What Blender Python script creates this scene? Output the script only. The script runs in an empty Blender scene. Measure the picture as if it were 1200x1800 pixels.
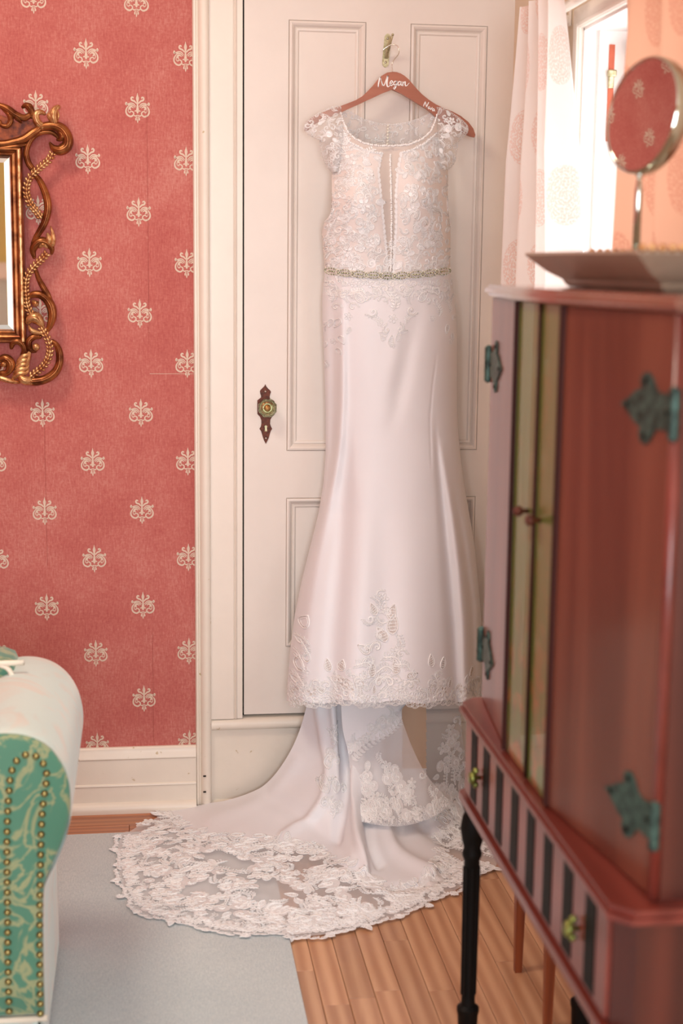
import bpy, bmesh, math, random
import numpy as np
from math import sin, cos, pi, radians, sqrt, atan2
from mathutils import Vector, Matrix
from mathutils.bvhtree import BVHTree

C = bpy.context.scene.collection
RNG = random.Random(7)

# ------------------------------------------------------------------ camera
FPX, PITCH, YAW, ROLL = 2610.0, radians(9.44), radians(7.6), radians(0.65)
CAM = Vector((0, -4.0, 1.508))
fw = Vector((sin(YAW)*cos(PITCH), cos(YAW)*cos(PITCH), -sin(PITCH)))
rt0 = Vector((cos(YAW), -sin(YAW), 0)); up0 = rt0.cross(fw)
rt = rt0*cos(ROLL) + up0*sin(ROLL); up = up0*cos(ROLL) - rt0*sin(ROLL)
cd = bpy.data.cameras.new('camera'); cam = bpy.data.objects.new('camera', cd); C.objects.link(cam)
cam.matrix_world = Matrix(((rt.x, up.x, -fw.x, CAM.x), (rt.y, up.y, -fw.y, CAM.y), (rt.z, up.z, -fw.z, CAM.z), (0, 0, 0, 1)))
cd.sensor_fit = 'VERTICAL'; cd.sensor_height = 36; cd.lens = FPX/1800*36
cd.clip_start = .05; cd.clip_end = 60
cd.dof.use_dof = True; cd.dof.focus_distance = 3.93; cd.dof.aperture_fstop = 2.9
bpy.context.scene.camera = cam

# ------------------------------------------------------------------ light
world = bpy.data.worlds.new('sky'); bpy.context.scene.world = world; world.use_nodes = True
bg = world.node_tree.nodes['Background']; bg.inputs[0].default_value = (.90, .95, 1, 1); bg.inputs[1].default_value = .8
vs = bpy.context.scene.view_settings
vs.view_transform = 'Standard'; vs.look = 'None'; vs.gamma = 1; vs.use_curve_mapping = False; vs.exposure = 1.12

def area(name, loc, rot, sx, sy, power=0, color=(1, 1, 1), portal=False):
    l = bpy.data.lights.new(name, 'AREA'); l.shape = 'RECTANGLE'; l.size = sx; l.size_y = sy
    l.energy = power; l.color = color
    if portal: l.cycles.is_portal = True
    o = bpy.data.objects.new(name, l); o.location = loc; o.rotation_euler = rot; C.objects.link(o); return o
# daylight through the window on the right, then fill lights added behind camera
area('window_daylight', (1.24, -1.16, 1.35), (0, radians(90), 0), 1.36, .95, 7.5, (.93, .97, 1))
area('rear_fill_light', (.15, -5.55, 1.55), (radians(90), 0, 0), 1.2, 1.5, 37, (.86, .94, 1))
area('rear_fill_light', (-1.6, -5.55, 1.55), (radians(90), 0, 0), 0.6, 1.5, 12, (.86, .94, 1))
area('ceiling_warm_fill', (-.8, -1.5, 2.98), (0, 0, 0), .6, .6, 15, (1, .86, .70))  # no lamp seen: added to warm the top of the left wallpaper

# ------------------------------------------------------------------ helpers
def ray(px, py): return fw + rt*((px-600)/FPX) - up*((py-900)/FPX)
def at(px, py, axis, val):
    """point of the photograph on a plane of the room (axis 0 = x, 1 = y, 2 = z)"""
    d = ray(px, py); return CAM + d*((val-CAM[axis])/d[axis])
def proj(p):
    q = Vector(p)-CAM; z = q.dot(fw); return 600+FPX*q.dot(rt)/z, 900-FPX*q.dot(up)/z

def setmeta(o, label=None, cat=None, group=None, kind=None):
    if label: o['label'] = label
    if cat: o['category'] = cat
    if group: o['group'] = group
    if kind: o['kind'] = kind
    return o
def wloc(o):
    v = Vector((0, 0, 0))
    while o: v += o.location; o = o.parent
    return v
def thing(name, label, cat, loc=(0, 0, 0), group=None, kind=None):
    o = bpy.data.objects.new(name, None); o.empty_display_size = .05; C.objects.link(o); o.location = loc
    return setmeta(o, label, cat, group, kind)

class G:
    """collects geometry in room coordinates and links it as one mesh object"""
    def __init__(s): s.v = []; s.f = []; s.uv = None
    def add(s, vs_, fs):
        b = len(s.v); s.v += [tuple(p) for p in vs_]; s.f += [tuple(i+b for i in f) for f in fs]; return s
    def box(s, a, b, bev=0):
        x0, y0, z0 = a; x1, y1, z1 = b
        if bev <= 0:
            return s.add([(x0,y0,z0),(x1,y0,z0),(x1,y1,z0),(x0,y1,z0),(x0,y0,z1),(x1,y0,z1),(x1,y1,z1),(x0,y1,z1)],
                         [(0,3,2,1),(4,5,6,7),(0,1,5,4),(1,2,6,5),(2,3,7,6),(3,0,4,7)])
        bm = bmesh.new(); bmesh.ops.create_cube(bm, size=1)
        for v in bm.verts: v.co = Vector(((x0+x1)/2+v.co.x*(x1-x0), (y0+y1)/2+v.co.y*(y1-y0), (z0+z1)/2+v.co.z*(z1-z0)))
        bmesh.ops.bevel(bm, geom=bm.edges[:], offset=bev, segments=2, profile=.5, affect='EDGES')
        return s.bm(bm)
    def bm(s, bm):
        bm.verts.index_update(); s.add([v.co[:] for v in bm.verts], [[v.index for v in f.verts] for f in bm.faces]); bm.free(); return s
    def prism(s, poly, d0, d1, axis=1):
        """outline extruded along an axis; poly in the two other axes, in order"""
        def mk(p, d):
            if axis == 0: return (d, p[0], p[1])
            if axis == 1: return (p[0], d, p[1])
            return (p[0], p[1], d)
        n = len(poly); V = [mk(p, d0) for p in poly]+[mk(p, d1) for p in poly]
        F = [tuple(range(n)), tuple(range(2*n-1, n-1, -1))]+[(i, i+n, (i+1) % n+n, (i+1) % n) for i in range(n)]
        return s.add(V, F)
    def tube(s, pts, r, sides=8, closed=False, flat=None, caps=True):
        P = [Vector(p) for p in pts]; n = len(P)
        if n < 2: return s
        R = r if hasattr(r, '__len__') else [r]*n
        V = []; nrm = None
        for i in range(n):
            a = P[i-1] if (i > 0 or closed) else P[i]; b = P[(i+1) % n] if (i < n-1 or closed) else P[i]
            t = b-a
            if t.length < 1e-9: t = Vector((0, 0, 1))
            t.normalize()
            if flat is not None: u = t.cross(Vector(flat))
            elif nrm is None: u = t.cross(Vector((0, 0, 1)) if abs(t.z) < .9 else Vector((1, 0, 0)))
            else: u = nrm - t*nrm.dot(t)
            if u.length < 1e-9: u = t.orthogonal()
            u.normalize(); nrm = u; w = t.cross(u)
            for k in range(sides):
                an = 2*pi*k/sides; V.append(P[i]+(u*cos(an)+w*sin(an))*R[i])
        F = []
        for i in range(n if closed else n-1):
            j = (i+1) % n
            for k in range(sides):
                l = (k+1) % sides; F.append((i*sides+k, i*sides+l, j*sides+l, j*sides+k))
        if caps and not closed and sides > 2:
            F.append(tuple(range(sides-1, -1, -1))); F.append(tuple((n-1)*sides+k for k in range(sides)))
        return s.add(V, F)
    def lathe(s, prof, c, axis=Vector((0, 0, 1)), n=24, sq=None):
        ax = Vector(axis).normalized(); u = ax.orthogonal().normalized(); w = ax.cross(u); c = Vector(c)
        V = []; F = []
        for r, h in prof:
            for k in range(n):
                a = 2*pi*k/n; V.append(c+ax*h+(u*cos(a)+w*sin(a))*max(r, 1e-5))
        for i in range(len(prof)-1):
            for k in range(n): F.append((i*n+k, i*n+(k+1) % n, (i+1)*n+(k+1) % n, (i+1)*n+k))
        F.append(tuple(range(n-1, -1, -1))); F.append(tuple((len(prof)-1)*n+k for k in range(n)))
        return s.add(V, F)
    def ball(s, c, r, sc=(1, 1, 1), n=10, m=6, rot=None):
        V = []; F = []; c = Vector(c)
        for i in range(m+1):
            th = pi*i/m
            for k in range(n):
                a = 2*pi*k/n; p = Vector((sin(th)*cos(a)*sc[0], sin(th)*sin(a)*sc[1], cos(th)*sc[2]))*r
                if rot: p = rot @ p
                V.append(c+p)
        for i in range(m):
            for k in range(n): F.append((i*n+k, (i+1)*n+k, (i+1)*n+(k+1) % n, i*n+(k+1) % n))
        return s.add(V, F)
    def build(s, name, mat, parent=None, smooth=False, kind=None, label=None, auto=None):
        off = wloc(parent) if parent else Vector((0, 0, 0))
        me = bpy.data.meshes.new(name)
        me.from_pydata([(p[0]-off.x, p[1]-off.y, p[2]-off.z) for p in s.v], [], s.f); me.update()
        if mat: me.materials.append(mat)
        bm = bmesh.new(); bm.from_mesh(me); bmesh.ops.recalc_face_normals(bm, faces=bm.faces[:]); bm.to_mesh(me); bm.free()
        if s.uv:
            uvl = me.uv_layers.new(name='UVMap')
            for l in me.loops: uvl.data[l.index].uv = s.uv[l.vertex_index]
        if smooth:
            me.polygons.foreach_set('use_smooth', [True]*len(me.polygons))
            if auto: me.set_sharp_from_angle(angle=radians(auto))
        o = bpy.data.objects.new(name, me); C.objects.link(o); o.parent = parent
        if kind: o['kind'] = kind
        if label: o['label'] = label
        return o

def cr(P, n=8):
    """smooth curve through points (tuples of any length)"""
    P = [np.array(p, float) for p in P]; out = []
    Q = [2*P[0]-P[1]]+P+[2*P[-1]-P[-2]]
    for i in range(1, len(Q)-2):
        a, b, c, d = Q[i-1:i+3]
        for k in range(n):
            t = k/n; out.append(.5*((2*b)+(-a+c)*t+(2*a-5*b+4*c-d)*t*t+(-a+3*b-3*c+d)*t**3))
    out.append(Q[-2]); return [tuple(o) for o in out]
def lerp(a, b, t): return a+(b-a)*t
def interp(x, T): return float(np.interp(x, [t[0] for t in T], [t[1] for t in T]))

# ------------------------------------------------------------------ materials
def lin(c): return tuple((v/12.92 if v <= .04045 else ((v+.055)/1.055)**2.4) for v in [x/255 for x in c])
class N:
    def __init__(s, name):
        s.m = bpy.data.materials.new(name); s.m.use_nodes = True; s.t = s.m.node_tree; s.b = s.t.nodes['Principled BSDF']; s.o = s.t.nodes['Material Output']
    def n(s, t, **k):
        x = s.t.nodes.new(t)
        for a, b in k.items():
            if a.startswith('i_'):
                kk = a[2:]; x.inputs[int(kk) if kk.isdigit() else kk].default_value = b
            else: setattr(x, a, b)
        return x
    def l(s, a, b): s.t.links.new(a, b)
    def coord(s, scale=(1, 1, 1), kind='Object'):
        tc = s.n('ShaderNodeTexCoord'); mp = s.n('ShaderNodeMapping'); mp.inputs['Scale'].default_value = scale; s.l(tc.outputs[kind], mp.inputs[0]); return mp.outputs[0]
    def noise(s, vec, scale, detail=4, rough=.6, dist=0):
        x = s.n('ShaderNodeTexNoise'); x.inputs['Scale'].default_value = scale; x.inputs['Detail'].default_value = detail
        x.inputs['Roughness'].default_value = rough; x.inputs['Distortion'].default_value = dist; s.l(vec, x.inputs['Vector']); return x.outputs['Fac']
    def ramp(s, fac, stops):
        x = s.n('ShaderNodeValToRGB'); e = x.color_ramp.elements
        while len(e) < len(stops): e.new(.5)
        for el, (p, c) in zip(e, stops): el.position = p; el.color = (*c, 1) if len(c) == 3 else c
        s.l(fac, x.inputs[0]); return x.outputs[0]
    def mix(s, fac, a, b):
        x = s.n('ShaderNodeMix'); x.data_type = 'RGBA'
        for v, i in ((fac, 0), (a, 6), (b, 7)):
            if isinstance(v, (int, float)): x.inputs[i].default_value = v
            elif isinstance(v, tuple): x.inputs[i].default_value = (*v, 1)
            else: s.l(v, x.inputs[i])
        return x.outputs[2]
    def math(s, op, a, b=0.0, c=None):
        x = s.n('ShaderNodeMath'); x.operation = op
        for v, i in ((a, 0), (b, 1), (c, 2)):
            if v is None: continue
            if isinstance(v, (int, float)): x.inputs[i].default_value = v
            else: s.l(v, x.inputs[i])
        return x.outputs[0]
    def bump(s, h, strength=.2, dist=.002):
        x = s.n('ShaderNodeBump'); x.inputs['Strength'].default_value = strength; x.inputs['Distance'].default_value = dist
        s.l(h, x.inputs['Height']); s.l(x.outputs[0], s.b.inputs['Normal'])
    def base(s, c): 
        if isinstance(c, tuple): s.b.inputs['Base Color'].default_value = (*c[:3], 1)
        else: s.l(c, s.b.inputs['Base Color'])
        return s
    def set(s, **k):
        for a, b in k.items(): s.b.inputs[a.replace('_', ' ')].default_value = b
        return s
def paint(name, rgb, rough=.45, var=.06, scale=9, bump=.08, dirt=None, **k):
    c = lin(rgb); m = N(name); v = m.coord()
    n1 = m.noise(v, scale, 5); col = m.ramp(n1, [(.3, tuple(x*(1-var) for x in c)), (.7, tuple(min(1, x*(1+var)) for x in c))])
    if dirt:
        n2 = m.noise(v, 34, 3, .5); f = m.ramp(n2, [(.70, (0, 0, 0)), (.74, (1, 1, 1))]); col = m.mix(f, col, lin(dirt))
    m.base(col).set(Roughness=rough, **k)
    if bump: m.bump(m.noise(v, scale*8, 4), bump, .001)
    return m.m
def wood(name, c0, c1, rough=.35, axis=(3, 40, 40), dist=1.2, coat=0, rnd=False, wave=9):
    m = N(name); v = m.coord(axis); 
    if rnd:
        oi = m.n('ShaderNodeObjectInfo'); ad = m.n('ShaderNodeVectorMath', operation='ADD'); m.l(v, ad.inputs[0])
        sc = m.n('ShaderNodeVectorMath', operation='SCALE'); cb = m.n('ShaderNodeCombineXYZ')
        for i in range(3): m.l(oi.outputs['Random'], cb.inputs[i])
        m.l(cb.outputs[0], sc.inputs[0]); sc.inputs['Scale'].default_value = 57; m.l(sc.outputs[0], ad.inputs[1]); v = ad.outputs[0]
    n1 = m.noise(v, 1, 6, .6, dist)
    w = m.n('ShaderNodeTexWave'); w.inputs['Scale'].default_value = .35; w.inputs['Distortion'].default_value = wave; w.inputs['Detail'].default_value = 3; w.inputs['Detail Scale'].default_value = .7
    w.bands_direction = 'Y' if axis[0] < axis[1] else 'X'
    m.l(v, w.inputs['Vector'])
    f = m.math('ADD', m.math('MULTIPLY', n1, .6), m.math('MULTIPLY', w.outputs['Fac'], .4))
    col = m.ramp(f, [(.25, lin(c0)), (.75, lin(c1))])
    if rnd:
        hs = m.n('ShaderNodeHueSaturation'); m.l(col, hs.inputs['Color'])
        m.l(m.math('ADD', m.math('MULTIPLY', oi.outputs['Random'], .24), .88), hs.inputs['Value']); col = hs.outputs[0]
    m.base(col).set(Roughness=rough); m.b.inputs['Coat Weight'].default_value = coat; m.b.inputs['Coat Roughness'].default_value = .12
    m.bump(n1, .08, .0008); return m.m
def metal(name, rgb, rough=.3, rgb2=None, scale=60, metallic=1):
    m = N(name); v = m.coord()
    if rgb2: m.base(m.ramp(m.noise(v, scale, 4, .6), [(.36, lin(rgb2)), (.62, lin(rgb))]))
    else: m.base(lin(rgb))
    m.set(Roughness=rough, Metallic=metallic); return m.m
def sheer(name, rgb, op, rough=.7, weave=None, tl=.35):
    """cloth one can see through: threads that reflect and transmit, gaps between them"""
    m = N(name); m.base(lin(rgb)).set(Roughness=rough)
    tr = m.n('ShaderNodeBsdfTransparent'); tl_ = m.n('ShaderNodeBsdfTranslucent'); tl_.inputs[0].default_value = (*lin(rgb), 1)
    m1 = m.n('ShaderNodeMixShader'); m1.inputs[0].default_value = tl; m.l(m.b.outputs[0], m1.inputs[1]); m.l(tl_.outputs[0], m1.inputs[2])
    m2 = m.n('ShaderNodeMixShader'); m2.inputs[0].default_value = op; m.l(tr.outputs[0], m2.inputs[1]); m.l(m1.outputs[0], m2.inputs[2])
    if weave:
        v = m.coord(); n_ = m.noise(v, weave, 2, .5); m.l(m.math('ADD', m.math('MULTIPLY', n_, .5), op-.25), m2.inputs[0])
    m.l(m2.outputs[0], m.o.inputs[0]); return m.m

M = {}
M['door'] = paint('door paint', (228, 217, 208), .42, .03, 5, .1)
M['trim'] = paint('trim paint', (233, 221, 209), .38, .03, 6, .14)
M['trim_worn'] = paint('worn trim paint', (231, 219, 205), .4, .04, 6, .3, dirt=(196, 174, 140))
M['plaster'] = paint('plaster', (226, 206, 182), .8, .03, 4, .1)
M['ceiling'] = paint('ceiling paint', (240, 234, 224), .9, .02, 4, 0)
M['rear'] = paint('olive yellow paint', (205, 184, 112), .8, .03, 4, 0)
M['gap'] = paint('dark gap', (40, 34, 26), .9, .0, 4, 0)
def wallpaper():
    m = N('wallpaper'); v = m.coord(); vs_ = m.coord((260, 1, 45)); vh = m.coord((60, 1, 300))
    a = m.noise(vs_, 1, 5, .7); b = m.noise(vh, 1, 4, .7); c = m.noise(v, 5, 4, .6); d = m.noise(v, 150, 3, .7)
    f = m.math('ADD', m.math('ADD', m.math('MULTIPLY', a, .35), m.math('MULTIPLY', b, .15)), m.math('ADD', m.math('MULTIPLY', c, .28), m.math('MULTIPLY', d, .22)))
    m.base(m.ramp(f, [(.38, lin((168, 78, 73))), (.5, lin((186, 101, 93))), (.64, lin((204, 138, 126)))])).set(Roughness=.85)
    m.bump(f, .12, .0008); return m.m
M['wallpaper'] = wallpaper()
M['motif'] = paint('motif print', (214, 190, 170), .6, .08, 60, 0)
M['plank'] = wood('oak plank', (176, 124, 88), (208, 160, 122), .34, (26, 2.4, 24), 1.0, .3, True, 3)
M['plank_dark'] = wood('border plank', (146, 80, 38), (184, 112, 62), .35, (3, 34, 30), .8, .3, True, 5)
M['sub'] = paint('subfloor', (60, 36, 22), .9, .1, 8, 0)
def rugmat():
    m = N('rug wool'); v = m.coord((1, 1, 1)); vv = m.coord((330, 60, 1))
    a = m.noise(vv, 1, 4, .7); b = m.noise(v, 2.2, 4, .6); d = m.noise(v, 260, 2, .6)
    f = m.math('ADD', m.math('MULTIPLY', a, .4), m.math('ADD', m.math('MULTIPLY', b, .25), m.math('MULTIPLY', d, .35)))
    m.base(m.ramp(f, [(.38, lin((176, 187, 192))), (.62, lin((206, 212, 212)))])).set(Roughness=.95)
    m.bump(m.math('ADD', a, d), .35, .002); return m.m
M['rug'] = rugmat()

def satin():
    m = N('ivory satin'); v = m.coord((900, 900, 900))
    m.base(lin((236, 234, 238))).set(Roughness=.5); m.b.inputs['Sheen Weight'].default_value = .05; m.b.inputs['Sheen Roughness'].default_value = .4
    tl = m.n('ShaderNodeBsdfTranslucent'); tl.inputs[0].default_value = (*lin((240, 232, 230)), 1)
    mx = m.n('ShaderNodeMixShader'); mx.inputs[0].default_value = .06; m.l(m.b.outputs[0], mx.inputs[1]); m.l(tl.outputs[0], mx.inputs[2]); m.l(mx.outputs[0], m.o.inputs[0])
    return m.m
M['satin'] = satin()
M['lace'] = paint('lace cord', (252, 250, 250), .5, .0, 50, 0)
M['cutout'] = paint('painted shade in lace', (206, 196, 192), .8, .05, 300, .3)  # opaque grey standing in for the shaded inside behind lace openings
M['lace_solid'] = paint('solid lace filling', (250, 247, 248), .6, .0, 50, 0)
M['lace_fill'] = sheer('lace filling', (249, 246, 247), .78, .6, 700, .1)
M['tulle'] = sheer('tulle', (250, 247, 249), .44, .7, None, .12)
M['tulle_thin'] = sheer('illusion tulle', (250, 246, 246), .42, .7, None, .1)
M['tulle_yoke'] = sheer('nude tulle', (246, 232, 224), .62, .7, None, .1)
M['tulle_cap'] = sheer('cap tulle', (250, 247, 247), .22, .7, None, .1)
M['bodice'] = sheer('lined lace bodice', (241, 232, 229), .95, .6, None, .05)
M['lining'] = sheer('nude lining', (236, 206, 180), .85, .5, None, .15)
M['crystal'] = metal('crystal', (226, 228, 206), .15, (112, 116, 78), 260, .8)
M['tray'] = paint('pale tarnished tray', (164, 142, 122), .3, .12, 12, .05)
M['pearl'] = paint('pearl bead', (240, 236, 224), .2, .02, 50, 0)
M['hanger'] = wood('hanger wood', (158, 90, 64), (176, 106, 78), .4, (6, 60, 60), .5, .2)
M['white_vinyl'] = paint('white vinyl', (250, 248, 246), .4, .0, 5, 0)
M['wire'] = metal('hook wire', (225, 222, 214), .2)
M['old_brass'] = metal('old painted brass', (205, 196, 160), .35, (150, 140, 104), 90, .7)
M['bronze'] = metal('rusty bronze plate', (104, 50, 30), .5, (66, 30, 18), 120, .4)
M['screw'] = metal('screw', (190, 184, 172), .3)
def glass(name, rgb=(255, 255, 255), rough=.02, ior=1.5):
    m = N(name); m.base(lin(rgb)).set(Roughness=rough); m.b.inputs['Transmission Weight'].default_value = 1; m.b.inputs['IOR'].default_value = ior; return m.m
M['knob_glass'] = glass('knob glass', (232, 240, 220))
def pane():
    m = N('window glass'); tr = m.n('ShaderNodeBsdfTransparent'); gl = m.n('ShaderNodeBsdfGlossy'); gl.inputs['Roughness'].default_value = .02
    mx = m.n('ShaderNodeMixShader'); mx.inputs[0].default_value = .06; m.l(tr.outputs[0], mx.inputs[1]); m.l(gl.outputs[0], mx.inputs[2]); m.l(mx.outputs[0], m.o.inputs[0]); return m.m
M['pane'] = pane()
M['mirror'] = metal('mirror silver', (236, 238, 232), .02)
M['gold'] = metal('antique gilt', (172, 108, 62), .3, (96, 48, 24), 22, .8)
M['gold_pale'] = metal('pale gilt', (226, 184, 132), .35, (168, 104, 58), 60, .8)
M['gold_dark'] = metal('dark gilt', (136, 62, 24), .45, (74, 24, 8), 50, .5)
M['chrome'] = metal('chrome', (200, 206, 196), .12)
M['verdigris'] = metal('green patina iron', (74, 104, 96), .5, (34, 52, 48), 60, .5)
M['brass_pull'] = metal('aged brass pull', (150, 158, 84), .35, (84, 88, 44), 90, .8)
M['mahogany'] = wood('mahogany', (62, 22, 15), (88, 38, 27), .38, (14, 14, 1.2), .8, .2)  # carcass and drawer case kept darker: shade put into the wood colour
M['mahogany_x'] = wood('mahogany rail', (98, 38, 30), (124, 56, 46), .34, (14, 1.2, 14), .8, .25)
M['top_wood'] = wood('glossy cabinet top', (112, 66, 52), (132, 84, 68), .2, (14, 1.2, 14), .8, 1.0)
M['ebony'] = wood('ebonised wood', (8, 7, 6), (14, 12, 10), .55, (40, 40, 3), .6, .0); M['ebony'].node_tree.nodes['Principled BSDF'].inputs['Specular IOR Level'].default_value = .15
M['darkwood'] = wood('dark stained edge', (40, 14, 10), (58, 22, 16), .6, (40, 40, 3), .6, .0); M['darkwood'].node_tree.nodes['Principled BSDF'].inputs['Specular IOR Level'].default_value = .2
M['stoolwood'] = wood('stool wood', (112, 48, 20), (138, 68, 32), .4, (40, 40, 3), .6, .1)
def veneer():
    m = N('diagonal veneer'); tc = m.n('ShaderNodeTexCoord'); mp = m.n('ShaderNodeMapping'); m.l(tc.outputs['Object'], mp.inputs[0])
    mp.inputs['Rotation'].default_value = (radians(38), 0, 0); mp.inputs['Scale'].default_value = (1, 7, .6)
    n1 = m.noise(mp.outputs[0], 1, 5, .55, .4)
    m.base(m.ramp(n1, [(.36, lin((88, 40, 29))), (.62, lin((122, 68, 51)))])).set(Roughness=.38); m.b.inputs['Coat Weight'].default_value = .3; m.b.inputs['Coat Roughness'].default_value = .15
    return m.m
M['veneer'] = veneer()
def green_panel(name, base, flow):
    m = N(name); v = m.coord((1, 1, 1)); a = m.noise(v, 16, 3, .6, .8); b = m.noise(m.coord((1, 1, 1.1)), 9, 2, .5, 1.5)
    sep = m.n('ShaderNodeSeparateXYZ'); tc = m.n('ShaderNodeTexCoord'); m.l(tc.outputs['Object'], sep.inputs[0])
    low = m.ramp(m.math('ADD', sep.outputs['Z'], 0.0), [(.62, (1, 1, 1)), (1.02, (.12, .12, .12))])
    f = m.math('MULTIPLY', m.ramp(a, [(.50, (0, 0, 0)), (.58, (1, 1, 1))]), low)
    fl = m.ramp(b, [(.4, lin((96, 60, 44))), (.5, lin((188, 84, 56))), (.62, lin((120, 112, 64)))])
    m.base(m.mix(m.math('MULTIPLY', f, flow), lin(base), fl)).set(Roughness=.3); m.b.inputs['Coat Weight'].default_value = .4; return m.m
M['green'] = green_panel('painted green panel', (86, 102, 44), .85)
def fabric(name, c0, c1, scale, lo, hi, rough=.7, sheen=.3, soft=.03):
    m = N(name); v = m.coord(); a = m.noise(v, scale, 3.5, .55, 1.2)
    band = m.ramp(a, [(lo-soft, (0, 0, 0)), (lo+.01, (.8, .8, .8)), (hi-.01, (.8, .8, .8)), (hi+soft, (0, 0, 0))])
    w = m.noise(m.coord((1, 1, 1)), 900, 1, .5); n2 = m.noise(v, 5, 2, .5)
    m.base(m.mix(band, m.mix(n2, lin(c0), lin(tuple(x*.82 for x in c0))), lin(c1))).set(Roughness=rough); m.b.inputs['Sheen Weight'].default_value = sheen; m.bump(w, .2, .0006); return m.m
M['sofa_green'] = fabric('green damask', (82, 142, 116), (160, 162, 118), 15, .49, .54)
M['sofa_pale'] = fabric('pale damask', (222, 218, 206), (190, 210, 204), 6, .46, .60, .6, .4, .06)
M['piping'] = paint('cream piping', (236, 226, 208), .6, .02, 30, 0)
M['nail'] = metal('brass nailhead', (170, 158, 104), .3, (110, 100, 60), 100)
def curtain_mat(name, rgb, ring, tl):
    m = N(name); tc = m.n('ShaderNodeTexCoord'); sep = m.n('ShaderNodeSeparateXYZ'); m.l(tc.outputs['UV'], sep.inputs[0])
    # medallions 12.5 cm wide in a half-drop repeat
    u = m.math('MULTIPLY', sep.outputs[0], 1/.155); col_ = m.math('FLOOR', u); v_ = m.math('ADD', m.math('MULTIPLY', sep.outputs[1], 1/.30), m.math('MULTIPLY', col_, .5))
    fu = m.math('MULTIPLY', m.math('SUBTRACT', m.math('FRACT', u), .5), .155); fv = m.math('MULTIPLY', m.math('SUBTRACT', m.math('FRACT', v_), .5), .30)
    r = m.math('SQRT', m.math('ADD', m.math('MULTIPLY', fu, fu), m.math('MULTIPLY', fv, fv)))
    disc = m.math('LESS_THAN', r, .064); rings = m.math('ADD', m.math('MULTIPLY', m.math('SINE', m.math('MULTIPLY', r, 900)), .22), .72)
    spec = m.math('GREATER_THAN', m.noise(tc.outputs['UV'], 170, 2, .5), .46)
    f = m.math('MULTIPLY', m.math('MULTIPLY', disc, rings), spec)
    col = m.mix(m.math('MULTIPLY', f, .75), lin(rgb), lin(ring))
    m.base(col).set(Roughness=.8)
    t = m.n('ShaderNodeBsdfTranslucent'); m.l(col, t.inputs[0]); mx = m.n('ShaderNodeMixShader'); mx.inputs[0].default_value = tl
    m.l(m.b.outputs[0], mx.inputs[1]); m.l(t.outputs[0], mx.inputs[2]); m.l(mx.outputs[0], m.o.inputs[0]); return m.m
M['curtain'] = curtain_mat('printed curtain', (246, 240, 236), (236, 196, 182), .26)
M['curtain_backlit'] = curtain_mat('printed curtain in backlit tone', (208, 158, 130), (190, 122, 98), .24)  # peach puts this panel's shaded, backlit look into the cloth colour
M['sash_red'] = paint('bare red wood', (196, 96, 66), .6, .1, 30, .1)
M['chipped'] = paint('chipped white paint', (240, 232, 228), .5, .02, 8, .2, dirt=(206, 170, 150))

# ------------------------------------------------------------------ room
def structure(g, name, mat, parent=None, **k):
    o = g.build(name, mat, parent, **k)
    if parent is None: o['kind'] = 'structure'
    return o
RW = .98      # inner face of the right wall
LW = -2.0; REAR = -5.65; CEIL = 3.08
def sempty(name):
    o = bpy.data.objects.new(name, None); C.objects.link(o); o['kind'] = 'structure'; return o
g = G(); g.box((LW-.2, REAR-.1, -.08), (RW+.25, .25, -.012)); floor = structure(g, 'floor', M['sub'])
g = G(); g.box((LW-.2, REAR-.1, CEIL), (RW+.25, .25, CEIL+.1)); structure(g, 'ceiling', M['ceiling'])
# floor boards, laid along the room, with border boards by the back wall
plank_meshes = []
bw = .0572; gapw = .0011
def plank_mesh(w, l, mat):
    g = G(); g.box((gapw/2, gapw/2, -.012), (w-gapw/2, l-gapw/2, 0), .0012); o = g.build('plank', mat, floor); return o
protos = [plank_mesh(bw, L, M['plank']) for L in (1.3, .9, 1.8)]
LEN = (1.3, .9, 1.8); first = [True]*3
x = RW; k = 0
while x > LW:
    x -= bw; y = -.172-0.0; j = RNG.randrange(3)
    off = RNG.uniform(0, .6)
    yy = y; 
    # first piece cut short by choosing a start offset beyond the border, hidden under it
    L = None
    seq = []
    start = True
    while yy > -4.6:
        j = RNG.randrange(3); L = LEN[j]; 
        if start:
            L = RNG.uniform(.35, 1.2); g = G(); g.box((x+gapw/2, yy-L+gapw/2, -.012), (x+bw-gapw/2, yy-gapw/2, 0), .0012); g.build('plank', M['plank'], floor); start = False
        else:
            if first[j]: o = protos[j]; first[j] = False
            else: o = protos[j].copy(); C.objects.link(o); o.parent = floor
            o.location = (x, yy-L, 0)
        yy -= L
for r in range(3):
    xx = RW; 
    while xx > LW:
        L = RNG.uniform(.8, 1.7); x0 = max(LW, xx-L); g = G(); g.box((x0+gapw/2, -r*bw-bw+gapw/2, -.012), (xx-gapw/2, -r*bw-gapw/2, 0), .0012)
        g.build('plank', M['plank_dark'], floor); xx -= L
# walls
DOOR_L, DOOR_R, SILL = .262, .982, .246
g = G(); g.box((LW-.15, .0, 0), (.135, .15, CEIL)); wall_back = structure(g, 'wall_back', M['wallpaper'])
g = G(); g.box((.135, .03, 0), (RW+.1, .15, CEIL)); structure(g, 'wall_behind_door', M['gap'])['kind'] = 'structure'
g = G(); g.box((DOOR_L, -.003, 2.34), (RW, .03, CEIL)); structure(g, 'wall_over_door', M['plaster'])
g = G(); g.box((LW-.15, REAR, 0), (LW, 0, CEIL)); wall_left = structure(g, 'wall_left', M['wallpaper'])
# right wall with the window opening
WY0, WY1, WZ0, WZ1 = -1.66, -.66, .62, 2.035
g = G(); T = RW+.2
g.box((RW, WY1, 0), (T, .15, CEIL)); g.box((RW, REAR, 0), (T, WY0, CEIL)); g.box((RW, WY0, 0), (T, WY1, WZ0)); g.box((RW, WY0, WZ1), (T, WY1, CEIL))
structure(g, 'wall_right', M['plaster'])
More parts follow.
